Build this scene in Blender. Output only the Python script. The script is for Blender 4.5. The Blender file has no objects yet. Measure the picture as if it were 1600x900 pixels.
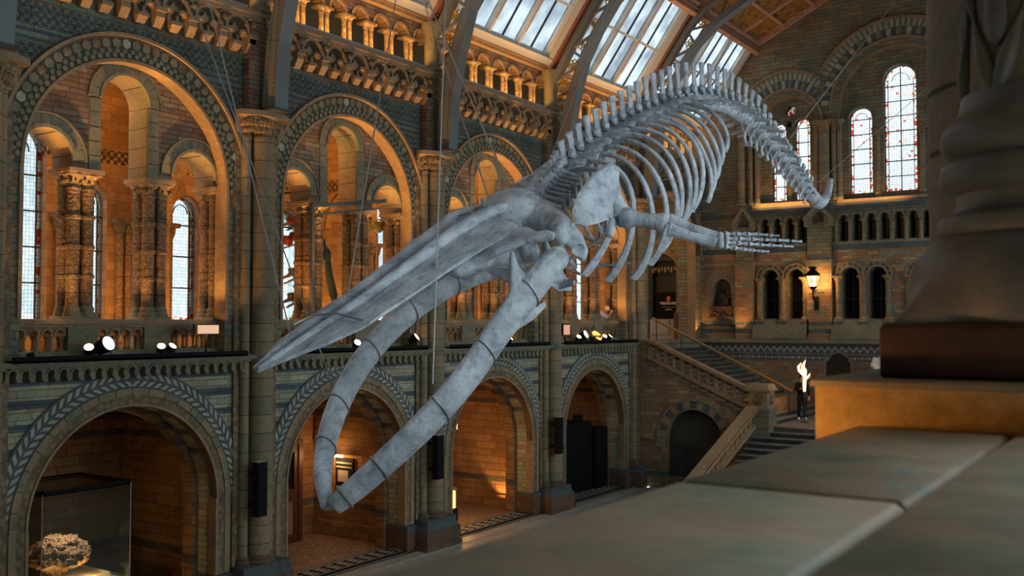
import bpy, bmesh, math, random
from mathutils import Vector, Matrix, noise
from mathutils.geometry import tessellate_polygon
random.seed(7)
PI = math.pi
S = bpy.context.scene
COL = S.collection
R = math.radians
# ------------------------------------------------------------------ camera, sky, light, exposure
# metres, eye height is z = 0; the hall floor lies 6.34 m below, the hall runs along +Y
FL = -6.34; XW = -18.0; YE = 42.0; CX = -9.48
cd = bpy.data.cameras.new('camera'); cam = bpy.data.objects.new('camera', cd); COL.objects.link(cam)
cd.sensor_width = 36; cd.lens = 1556 / 1600 * 36; cd.clip_start = 0.05; cd.clip_end = 400
cam.location = (0, 0, 0); cam.rotation_euler = (R(90 + 2.02), 0, R(34.0))
cd.dof.use_dof = True; cd.dof.focus_distance = 17.0; cd.dof.aperture_fstop = 3.4
S.camera = cam
S.view_settings.view_transform = 'Standard'; S.view_settings.look = 'None'
S.view_settings.exposure = 0.6; S.view_settings.gamma = 1; S.view_settings.use_curve_mapping = False
try:
    S.cycles.use_denoising = True
    S.cycles.max_bounces = 6; S.cycles.diffuse_bounces = 4; S.cycles.glossy_bounces = 2
    S.cycles.transmission_bounces = 4; S.cycles.transparent_max_bounces = 12
    S.cycles.sample_clamp_indirect = 4.0; S.cycles.caustics_reflective = False; S.cycles.caustics_refractive = False
except Exception:
    pass
w = bpy.data.worlds.new('overcast_sky'); S.world = w; w.use_nodes = True
nt = w.node_tree; nt.nodes.clear()
o_ = nt.nodes.new('ShaderNodeOutputWorld'); bg = nt.nodes.new('ShaderNodeBackground')
tc = nt.nodes.new('ShaderNodeTexCoord'); nz = nt.nodes.new('ShaderNodeTexNoise'); cr = nt.nodes.new('ShaderNodeValToRGB')
nz.inputs['Scale'].default_value = 2.6; nz.inputs['Detail'].default_value = 5
cr.color_ramp.elements[0].position = .3; cr.color_ramp.elements[0].color = (.48, .60, .68, 1)
cr.color_ramp.elements[1].position = .62; cr.color_ramp.elements[1].color = (.84, .96, .98, 1)
nt.links.new(tc.outputs['Generated'], nz.inputs['Vector']); nt.links.new(nz.outputs['Fac'], cr.inputs[0])
nt.links.new(cr.outputs[0], bg.inputs[0]); nt.links.new(bg.outputs[0], o_.inputs[0]); bg.inputs[1].default_value = 4.2

def lamp(name, kind, loc, power, color, size=.2, rot=None, **k):
    l = bpy.data.lights.new(name, kind); l.energy = power; l.color = color
    if kind == 'AREA':
        l.shape = 'RECTANGLE'; l.size = size if not isinstance(size, tuple) else size[0]; l.size_y = l.size if not isinstance(size, tuple) else size[1]
        l.spread = k.get('spread', PI)
    else: l.shadow_soft_size = size
    if kind == 'SPOT': l.spot_size = R(k.get('cone', 90)); l.spot_blend = .6
    o = bpy.data.objects.new(name, l); o.location = loc; COL.objects.link(o)
    if rot is not None: o.rotation_euler = Vector(rot).to_track_quat('-Z', 'Y').to_euler()
    if k.get('portal'): l.cycles.is_portal = True
    return o
WARM = (1.0, .48, .13)
NB = 4; P0 = 15.91; SP = 6.5                      # piers stand at P0 + SP*k, bay centres half way
CB = [P0 - SP/2 + SP*b for b in range(NB + 1)]
PIER = [P0 + SP*(b-1) for b in range(NB + 1)]
# ------------------------------------------------------------------ node materials
MATS = {}
def newmat(name):
    m = bpy.data.materials.new(name); m.use_nodes = True; m.node_tree.nodes.clear(); MATS[name] = m
    nt = m.node_tree; out = nt.nodes.new('ShaderNodeOutputMaterial')
    return m, nt, out
def N(nt, t, **k):
    n = nt.nodes.new('ShaderNode' + t)
    for a, v in k.items():
        if a in n.inputs: n.inputs[a].default_value = v
        else: setattr(n, a, v)
    return n
def math_(nt, op, a, b=None, c=None):
    n = nt.nodes.new('ShaderNodeMath'); n.operation = op
    for i, v in enumerate((a, b, c)):
        if v is None: continue
        if isinstance(v, (int, float)): n.inputs[i].default_value = v
        else: nt.links.new(v, n.inputs[i])
    return n.outputs[0]
def mixc(nt, f, a, b, blend='MIX'):
    n = nt.nodes.new('ShaderNodeMixRGB'); n.blend_type = blend
    for i, v in enumerate((f, a, b)):
        if isinstance(v, (int, float)): n.inputs[i].default_value = v
        elif isinstance(v, tuple): n.inputs[i].default_value = (*v, 1)
        else: nt.links.new(v, n.inputs[i])
    return n.outputs[0]
def ramp(nt, fac, stops, interp='LINEAR'):
    n = nt.nodes.new('ShaderNodeValToRGB'); r = n.color_ramp; r.interpolation = interp
    while len(r.elements) > 1: r.elements.remove(r.elements[-1])
    r.elements[0].position = stops[0][0]; r.elements[0].color = (*stops[0][1], 1)
    for p, c in stops[1:]:
        e = r.elements.new(p); e.color = (*c, 1)
    nt.links.new(fac, n.inputs[0]); return n.outputs[0]
def uvpos(nt):
    g = nt.nodes.new('ShaderNodeNewGeometry'); s = nt.nodes.new('ShaderNodeSeparateXYZ'); nt.links.new(g.outputs['Position'], s.inputs[0])
    n = nt.nodes.new('ShaderNodeSeparateXYZ'); nt.links.new(g.outputs['True Normal'], n.inputs[0])
    ax = math_(nt, 'ABSOLUTE', n.outputs[0]); ay = math_(nt, 'ABSOLUTE', n.outputs[1]); az = math_(nt, 'ABSOLUTE', n.outputs[2])
    k = math_(nt, 'GREATER_THAN', ax, ay); kz = math_(nt, 'GREATER_THAN', az, .8)
    u = math_(nt, 'ADD', math_(nt, 'MULTIPLY', k, s.outputs[1]), math_(nt, 'MULTIPLY', math_(nt, 'SUBTRACT', 1.0, k), s.outputs[0]))
    v = math_(nt, 'ADD', math_(nt, 'MULTIPLY', kz, math_(nt, 'ADD', s.outputs[0], s.outputs[1])), math_(nt, 'MULTIPLY', math_(nt, 'SUBTRACT', 1.0, kz), s.outputs[2]))
    c = nt.nodes.new('ShaderNodeCombineXYZ'); nt.links.new(u, c.inputs[0]); nt.links.new(v, c.inputs[1])
    return c.outputs[0], u, s.outputs[2], s
def finish(nt, out, col, rough=.85, height=None, bump=.3, dist=.02, spec=.25, metal=0, sub=None):
    b = nt.nodes.new('ShaderNodeBsdfPrincipled')
    if isinstance(col, tuple): b.inputs['Base Color'].default_value = (*col, 1)
    else: nt.links.new(col, b.inputs['Base Color'])
    if isinstance(rough, (int, float)): b.inputs['Roughness'].default_value = rough
    else: nt.links.new(rough, b.inputs['Roughness'])
    b.inputs['Specular IOR Level'].default_value = spec; b.inputs['Metallic'].default_value = metal
    if height is not None:
        bp = nt.nodes.new('ShaderNodeBump'); bp.inputs['Strength'].default_value = bump; bp.inputs['Distance'].default_value = dist
        nt.links.new(height, bp.inputs['Height']); nt.links.new(bp.outputs[0], b.inputs['Normal'])
    nt.links.new(b.outputs[0], out.inputs[0]); return b
def masonry(name, pal, bw=.5, bh=.22, mortar=.012, mcol=(.06, .055, .045), stripes=None, var=.35, chequer=None, bumps=.35):
    """blocks laid in courses; pal = block colours; stripes = [(z0, z1, colour)] courses of another stone"""
    m, nt, out = newmat(name)
    vec, u, z, s = uvpos(nt)
    br = nt.nodes.new('ShaderNodeTexBrick'); nt.links.new(vec, br.inputs['Vector'])
    br.inputs['Scale'].default_value = 1; br.inputs['Brick Width'].default_value = bw; br.inputs['Row Height'].default_value = bh
    br.inputs['Mortar Size'].default_value = mortar; br.inputs['Mortar Smooth'].default_value = .3; br.inputs['Bias'].default_value = 0
    br.inputs['Color1'].default_value = (0, 0, 0, 1); br.inputs['Color2'].default_value = (1, 1, 1, 1); br.inputs['Mortar'].default_value = (.5, .5, .5, 1)
    br.offset_frequency = 2; br.squash_frequency = 3; br.squash = 1.35
    n = len(pal)
    col = ramp(nt, br.outputs['Color'], [(i / n, c) for i, c in enumerate(pal)], 'CONSTANT')
    nz = N(nt, 'TexNoise', Scale=1.1, Detail=6.0, Roughness=.65); nt.links.new(vec, nz.inputs['Vector'])
    nz2 = N(nt, 'TexNoise', Scale=14.0, Detail=5.0, Roughness=.7); nt.links.new(vec, nz2.inputs['Vector'])
    if stripes:
        z0 = min(a[0] for a in stripes) - .01; z1 = max(a[1] for a in stripes) + .01
        st = [(0.0, (0, 0, 0))]
        for a, b, c in sorted(stripes):
            st.append(((a - z0) / (z1 - z0), (1, 1, 1))); st.append(((b - z0) / (z1 - z0), (0, 0, 0)))
        f = math_(nt, 'DIVIDE', math_(nt, 'SUBTRACT', z, z0), z1 - z0)
        mask = ramp(nt, f, st, 'CONSTANT')
        inb = math_(nt, 'MULTIPLY', math_(nt, 'GREATER_THAN', f, 0.0), math_(nt, 'LESS_THAN', f, 1.0))
        mask = math_(nt, 'MULTIPLY', mask, inb)
        sc = stripes[0][2]
        scol = ramp(nt, br.outputs['Color'], [(0, sc), (.5, tuple(x * 1.3 for x in sc))], 'CONSTANT')
        col = mixc(nt, mask, col, scol)
    if chequer:
        # chequer = (z0, z1, cell, dark, light)
        for (a, b, cell, dk, lt) in chequer:
            ck = nt.nodes.new('ShaderNodeTexChecker'); ck.inputs['Scale'].default_value = 1 / cell
            cv = nt.nodes.new('ShaderNodeCombineXYZ'); nt.links.new(u, cv.inputs[0]); nt.links.new(z, cv.inputs[1]); cv.inputs[2].default_value = .01
            nt.links.new(cv.outputs[0], ck.inputs['Vector']); ck.inputs['Color1'].default_value = (*dk, 1); ck.inputs['Color2'].default_value = (*lt, 1)
            mk = math_(nt, 'MULTIPLY', math_(nt, 'GREATER_THAN', z, a), math_(nt, 'LESS_THAN', z, b))
            ckc = mixc(nt, math_(nt, 'GREATER_THAN', nz2.outputs['Fac'], .52), ck.outputs['Color'], dk)
            col = mixc(nt, mk, col, ckc)
    d = ramp(nt, nz.outputs['Fac'], [(.3, (1 - var,) * 3), (.7, (1 + var * .4,) * 3)])
    col = mixc(nt, 1.0, col, d, 'MULTIPLY')
    d2 = ramp(nt, nz2.outputs['Fac'], [(.3, (.72, .70, .68)), (.65, (1.1, 1.1, 1.1))])
    col = mixc(nt, .8, col, d2, 'MULTIPLY')
    col = mixc(nt, math_(nt, 'MULTIPLY', br.outputs['Fac'], .75), col, mixc(nt, 1.0, col, tuple(min(.6, x*6) for x in mcol), 'MULTIPLY'))
    h = math_(nt, 'ADD', math_(nt, 'MULTIPLY', math_(nt, 'SUBTRACT', 1.0, br.outputs['Fac']), 1.0), math_(nt, 'MULTIPLY', nz2.outputs['Fac'], .5))
    finish(nt, out, col, .8, h, bumps, .02)
    return m
def stone(name, c1, c2, scale=6, rough=.75, bump=.3, c3=None, joint=None, spec=.25, carve=None, patch=1.2):
    """weathered terracotta; joint = spacing of horizontal joints; carve = scale of a carved surface pattern"""
    m, nt, out = newmat(name)
    g = nt.nodes.new('ShaderNodeNewGeometry'); s = nt.nodes.new('ShaderNodeSeparateXYZ'); nt.links.new(g.outputs['Position'], s.inputs[0])
    a = N(nt, 'TexNoise', Scale=patch, Detail=6.0, Roughness=.6); b = N(nt, 'TexNoise', Scale=float(scale), Detail=7.0, Roughness=.7)
    nt.links.new(g.outputs['Position'], a.inputs['Vector']); nt.links.new(g.outputs['Position'], b.inputs['Vector'])
    st = [(.35, c1), (.6, c2)] + ([(.7, c3)] if c3 else [])
    col = ramp(nt, a.outputs['Fac'], st)
    col = mixc(nt, 1.0, col, ramp(nt, b.outputs['Fac'], [(.3, (.7, .68, .66)), (.7, (1.12, 1.12, 1.12))]), 'MULTIPLY')
    h = b.outputs['Fac']
    if joint:
        fr = math_(nt, 'FRACT', math_(nt, 'DIVIDE', math_(nt, 'ADD', s.outputs[2], 50.0), joint))
        j = math_(nt, 'LESS_THAN', fr, .035 / joint * .5)
        fl = math_(nt, 'FLOOR', math_(nt, 'DIVIDE', math_(nt, 'ADD', s.outputs[2], 50.0), joint))
        wn = nt.nodes.new('ShaderNodeTexWhiteNoise'); wn.noise_dimensions = '1D'; nt.links.new(fl, wn.inputs['W'])
        col = mixc(nt, 1.0, col, ramp(nt, wn.outputs['Value'], [(0, (.8, .85, .85)), (.5, (1, 1, 1)), (1, (1.15, 1.05, .95))]), 'MULTIPLY')
        col = mixc(nt, j, col, tuple(x * .3 for x in c1)); h = math_(nt, 'SUBTRACT', h, j)
    if carve:
        v = nt.nodes.new('ShaderNodeTexVoronoi'); v.feature = 'F1'; v.inputs['Scale'].default_value = carve
        nt.links.new(g.outputs['Position'], v.inputs['Vector'])
        h = math_(nt, 'ADD', math_(nt, 'MULTIPLY', v.outputs['Distance'], 2.5), h)
        col = mixc(nt, .75, col, ramp(nt, v.outputs['Distance'], [(.1, (1.1, 1.1, 1.1)), (.6, (.45, .43, .4))]), 'MULTIPLY')
    finish(nt, out, col, rough, h, bump, .03, spec)
    return m
def plain(name, c, rough=.5, metal=0, spec=.4, noise_=None):
    m, nt, out = newmat(name)
    if noise_:
        g = nt.nodes.new('ShaderNodeNewGeometry'); b = N(nt, 'TexNoise', Scale=float(noise_), Detail=5.0); nt.links.new(g.outputs['Position'], b.inputs['Vector'])
        col = ramp(nt, b.outputs['Fac'], [(.3, tuple(x * .75 for x in c)), (.7, tuple(min(1, x * 1.2) for x in c))])
        finish(nt, out, col, rough, b.outputs['Fac'], .15, .01, spec, metal)
    else: finish(nt, out, c, rough, None, spec=spec, metal=metal)
    return m
def glow(name, c, s):
    m, nt, out = newmat(name); e = nt.nodes.new('ShaderNodeEmission'); e.inputs[0].default_value = (*c, 1); e.inputs[1].default_value = s
    nt.links.new(e.outputs[0], out.inputs[0]); return m
BUFF = (.36, .235, .135); PINK = (.33, .175, .11); CREAM = (.50, .43, .28); GREY = (.19, .21, .19); BLUE = (.10, .125, .145); TAN = (.44, .33, .2); GRN = (.25, .27, .19)
blue_z = [(-1.19, -1.04), (-1.62, -1.46), (-2.04, -1.9), (-2.48, -2.33), (-2.92, -2.77)]
M_low = masonry('striped_terracotta', [(.46, .46, .33), (.42, .38, .26), (.40, .28, .19), (.47, .44, .30), (.36, .38, .27), (.40, .40, .28)], .62, .14, stripes=[(a, b, BLUE) for a, b in blue_z])
M_up = masonry('upper_spandrel_terracotta', [GRN, (.27, .2, .13), GREY, (.24, .17, .11), GRN], .55, .15,
               stripes=[(5.52, 5.60, BLUE), (5.36, 5.44, BLUE), (4.9, 4.98, BLUE)], chequer=[(5.64, 6.12, .09, (.09, .115, .11), (.24, .25, .18)), (5.02, 5.32, .09, (.09, .115, .11), (.24, .25, .18))])
M_tymp = masonry('tympanum_blocks', [(.30, .2, .13), (.26, .16, .11), (.33, .24, .16), (.24, .22, .15), (.25, .17, .12), (.36, .3, .2), (.27, .17, .12), (.29, .2, .13)], .40, .115, mcol=(.07, .05, .04))
M_end = masonry('end_wall_blocks', [GRN, (.31, .24, .15), (.27, .27, .18), (.29, .2, .13), (.22, .23, .17), (.34, .3, .19)], .5, .16)
M_endlow = masonry('end_wall_brick', [BUFF, (.36, .2, .1), TAN, PINK, GRN], .42, .14, stripes=[(-.12, .05, (.1, .13, .13)), (-.42, -.27, (.1, .13, .13)), (3.04, 3.28, BLUE)])
M_alc = masonry('alcove_brick', [(.30, .17, .08), (.36, .21, .10), (.26, .15, .08), (.32, .19, .09)], .62, .24, mcol=(.1, .05, .03), stripes=[(-5.42, -5.22, (.1, .09, .085)), (-2.35, -2.18, (.1, .09, .085)), (-2.75, -2.58, (.1, .09, .085))])
M_gal = masonry('gallery_brick', [(.42, .25, .12), (.5, .3, .14), (.38, .22, .1)], .5, .22, mcol=(.12, .07, .04), chequer=[(4.0, 4.35, .1, (.08, .06, .04), (.5, .33, .15))])
M_flank = masonry('stair_flank_blocks', [BUFF, (.3, .21, .14), TAN, (.33, .24, .17)], .48, .17, stripes=[(-5.9, -5.72, BLUE)])
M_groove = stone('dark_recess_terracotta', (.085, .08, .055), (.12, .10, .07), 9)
M_pier = stone('pier_terracotta', (.23, .22, .15), (.34, .25, .16), 9, joint=.42, c3=(.26, .28, .2), patch=.6)
M_shaft = stone('carved_shaft', (.21, .18, .125), (.36, .23, .15), 14, joint=.55, carve=16)
M_stone = stone('terracotta_moulding', (.31, .22, .14), (.40, .28, .17), 9)
M_stone2 = stone('grey_green_terracotta', (.20, .21, .15), (.30, .27, .18), 9)
M_carve = stone('carved_terracotta', (.26, .21, .14), (.37, .27, .17), 10, carve=7)
M_cap = stone('carved_capital', (.33, .25, .15), (.42, .31, .18), 12, carve=9)
M_blue = stone('blue_grey_stone', (.085, .105, .12), (.125, .15, .16), 8)
M_leaf = stone('pale_leaf_tile', (.40, .42, .34), (.50, .49, .38), 10)
M_dark = stone('dark_red_stone', (.09, .05, .035), (.14, .08, .055), 8)
M_base = stone('dark_base_stone', (.13, .08, .06), (.2, .12, .085), 7)
M_near = stone('worn_coping_stone', (.17, .20, .14), (.33, .24, .16), 5, rough=.6, c3=(.17, .25, .22), bump=.15, patch=2.8)
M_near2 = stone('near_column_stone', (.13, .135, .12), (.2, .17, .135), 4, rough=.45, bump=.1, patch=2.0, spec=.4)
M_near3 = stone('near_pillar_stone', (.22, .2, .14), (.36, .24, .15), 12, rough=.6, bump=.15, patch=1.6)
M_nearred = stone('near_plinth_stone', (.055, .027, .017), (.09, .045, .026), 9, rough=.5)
M_nearor = stone('ochre_block_stone', (.46, .28, .11), (.56, .36, .15), 18, rough=.7)
M_whitepaint = plain('cream_painted_wood', (.62, .6, .54), .5)
M_pinkwood = plain('pink_brown_painted_timber', (.55, .32, .22), .55, noise_=6)
M_redwood = plain('dark_red_painted_timber', (.32, .15, .10), .55)
M_iron = plain('grey_painted_iron', (.17, .185, .19), .45, .0, .5)
M_irondk = plain('dark_iron_and_shade', (.05, .06, .065), .5)
M_black = plain('matt_black', (.01, .01, .011), .7, 0, .1)
M_slab = plain('dark_metal_tablet', (.03, .026, .022), .5, 0, .3)
M_gold = plain('gilded_ornament', (.55, .32, .05), .4, .6)
M_brass = plain('worn_brass', (.62, .43, .18), .35, .8)
M_steel = plain('steel_cable', (.42, .42, .4), .4, .6)
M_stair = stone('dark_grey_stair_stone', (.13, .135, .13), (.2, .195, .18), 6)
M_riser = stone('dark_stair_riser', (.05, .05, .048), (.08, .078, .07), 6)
M_bronze = plain('dark_bronze', (.05, .045, .035), .35, .7)
M_marble = plain('white_marble', (.75, .74, .72), .4)
M_lead = plain('window_lead', (.03, .03, .032), .6)
M_wood = plain('dark_mahogany', (.10, .035, .02), .4, noise_=4)
M_greypl = plain('pale_grey_panel', (.34, .37, .4), .6)
M_lens = glow('lit_spot_lens', (.75, .88, 1.0), 3.0)
M_warmlens = glow('lit_warm_lens', (1.0, .62, .25), 6.0)
M_flame = glow('flame', (1.0, .5, .2), 3.2)
M_panelglow = glow('lit_panel', (1.0, .55, .2), 1.2)
def bone():
    m, nt, out = newmat('pale_grey_bone')
    tc = nt.nodes.new('ShaderNodeNewGeometry')
    a = N(nt, 'TexNoise', Scale=2.2, Detail=7.0, Roughness=.62); b = N(nt, 'TexNoise', Scale=26.0, Detail=6.0, Roughness=.7)
    mp = nt.nodes.new('ShaderNodeMapping'); mp.inputs['Scale'].default_value = (6, .9, 2.5); mp.inputs['Rotation'].default_value = (R(-23), 0, 0)
    nt.links.new(tc.outputs['Position'], mp.inputs[0]); c = N(nt, 'TexNoise', Scale=2.0, Detail=7.0, Roughness=.65); nt.links.new(mp.outputs[0], c.inputs['Vector'])
    for q in (a, b): nt.links.new(tc.outputs['Position'], q.inputs['Vector'])
    col = ramp(nt, a.outputs['Fac'], [(.34, (.37, .40, .445)), (.5, (.51, .54, .59)), (.66, (.67, .70, .75))])
    col = mixc(nt, .8, col, ramp(nt, b.outputs['Fac'], [(.30, (.62, .62, .64)), (.5, (1.05, 1.05, 1.05))]), 'MULTIPLY')
    col = mixc(nt, .8, col, ramp(nt, c.outputs['Fac'], [(.34, (.50, .50, .54)), (.50, (1.1, 1.1, 1.1))]), 'MULTIPLY')
    h = math_(nt, 'ADD', b.outputs['Fac'], math_(nt, 'MULTIPLY', c.outputs['Fac'], 1.5))
    finish(nt, out, col, .6, h, .5, .03, .3)
    return m
M_bone = bone()
def glasspane(name, kind):
    """daylight comes through; leads and coloured quarries are part of the pane"""
    m, nt, out = newmat(name); vec, u, z, s = uvpos(nt)
    tr = nt.nodes.new('ShaderNodeBsdfTransparent'); df = nt.nodes.new('ShaderNodeBsdfDiffuse'); df.inputs[0].default_value = (.03, .03, .03, 1)
    mx = nt.nodes.new('ShaderNodeMixShader')
    if kind == 'sky':
        nz = N(nt, 'TexNoise', Scale=.9, Detail=3.0); nt.links.new(vec, nz.inputs['Vector'])
        nt.links.new(ramp(nt, nz.outputs['Fac'], [(.3, (.25, .265, .285)), (.7, (.5, .51, .52))]), tr.inputs[0]); mx.inputs[0].default_value = .03
    else:
        v = nt.nodes.new('ShaderNodeTexVoronoi'); v.voronoi_dimensions = '2D'; v.feature = 'DISTANCE_TO_EDGE'; v.inputs['Scale'].default_value = 11; v.inputs['Randomness'].default_value = .25
        nt.links.new(vec, v.inputs['Vector'])
        v2 = nt.nodes.new('ShaderNodeTexVoronoi'); v2.voronoi_dimensions = '2D'; v2.inputs['Scale'].default_value = 11; v2.inputs['Randomness'].default_value = .25; nt.links.new(vec, v2.inputs['Vector'])
        sp = nt.nodes.new('ShaderNodeSeparateColor'); nt.links.new(v2.outputs['Color'], sp.inputs[0])
        k_ = {'day': 1.0, 'clear': .22, 'red': .30, 'fig': .32}[kind]
        if kind in ('clear', 'day'):
            c = ramp(nt, sp.outputs[0], [(0, (.72, .8, .82)), (.5, (.92, .95, .97)), (.85, (.85, .88, .9))], 'CONSTANT')
            lead = math_(nt, 'LESS_THAN', v.outputs['Distance'], .035)
        elif kind == 'red':
            c = ramp(nt, sp.outputs[0], [(0, (.85, .86, .86)), (.62, (.7, .06, .04)), (.8, (.9, .92, .92)), (.92, (.75, .35, .15))], 'CONSTANT')
            lead = math_(nt, 'LESS_THAN', v.outputs['Distance'], .05)
        else:  # figured
            c = ramp(nt, sp.outputs[0], [(0, (.8, .82, .84)), (.84, (.8, .6, .52)), (.90, (.86, .86, .84)), (.985, (.7, .12, .08))], 'CONSTANT')
            lead = math_(nt, 'LESS_THAN', v.outputs['Distance'], .06)
        c = mixc(nt, 1.0, c, (k_, k_, k_), 'MULTIPLY')
        nt.links.new(c, tr.inputs[0]); nt.links.new(lead, mx.inputs[0])
    nt.links.new(tr.outputs[0], mx.inputs[1]); nt.links.new(df.outputs[0], mx.inputs[2]); nt.links.new(mx.outputs[0], out.inputs[0])
    return m
G_sky = glasspane('skylight_glass', 'sky'); G_clear = glasspane('leaded_glass', 'clear'); G_day = glasspane('clear_quarry_glass', 'day'); G_red = glasspane('red_bordered_glass', 'red'); G_fig = glasspane('figured_stained_glass', 'fig')
def clearglass():
    m, nt, out = newmat('vitrine_glass')
    tr = nt.nodes.new('ShaderNodeBsdfTransparent'); tr.inputs[0].default_value = (.93, .96, .95, 1); gl = nt.nodes.new('ShaderNodeBsdfGlossy'); gl.inputs['Roughness'].default_value = .03
    fr = nt.nodes.new('ShaderNodeFresnel'); fr.inputs[0].default_value = 1.45; mx = nt.nodes.new('ShaderNodeMixShader')
    nt.links.new(math_(nt, 'MULTIPLY', fr.outputs[0], .6), mx.inputs[0]); nt.links.new(tr.outputs[0], mx.inputs[1]); nt.links.new(gl.outputs[0], mx.inputs[2]); nt.links.new(mx.outputs[0], out.inputs[0])
    return m
G_case = clearglass()
def mosaic():
    m, nt, out = newmat('mosaic_floor'); g = nt.nodes.new('ShaderNodeNewGeometry'); s = nt.nodes.new('ShaderNodeSeparateXYZ'); nt.links.new(g.outputs['Position'], s.inputs[0])
    v = nt.nodes.new('ShaderNodeTexVoronoi'); v.inputs['Scale'].default_value = 16; nt.links.new(g.outputs['Position'], v.inputs['Vector'])
    sp = nt.nodes.new('ShaderNodeSeparateColor'); nt.links.new(v.outputs['Color'], sp.inputs[0])
    col = ramp(nt, sp.outputs[0], [(0, (.20, .13, .09)), (.4, (.30, .2, .14)), (.7, (.14, .10, .08)), (.9, (.42, .33, .25))], 'CONSTANT')
    finish(nt, out, col, .45, v.outputs['Distance'], .1, .01, .4); return m
M_mosaic = mosaic()
M_marblefloor = stone('pale_marble_floor', (.36, .36, .34), (.45, .44, .40), 5, rough=.4)
def ceilpanel():
    m, nt, out = newmat('painted_ceiling_panel'); vec, u, z, s = uvpos(nt)
    g = nt.nodes.new('ShaderNodeNewGeometry')
    v = nt.nodes.new('ShaderNodeTexVoronoi'); v.inputs['Scale'].default_value = 4.5; nt.links.new(g.outputs['Position'], v.inputs['Vector'])
    nz = N(nt, 'TexNoise', Scale=5.0, Detail=6.0); nt.links.new(g.outputs['Position'], nz.inputs['Vector'])
    col = ramp(nt, nz.outputs['Fac'], [(.35, (.16, .10, .05)), (.48, (.42, .22, .06)), (.6, (.55, .33, .09)), (.7, (.2, .14, .08))])
    col = mixc(nt, .5, col, ramp(nt, v.outputs['Distance'], [(.1, (.9, .55, .2)), (.5, (.4, .25, .15))]), 'MULTIPLY')
    finish(nt, out, col, .6); return m
M_panel = ceilpanel()
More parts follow.
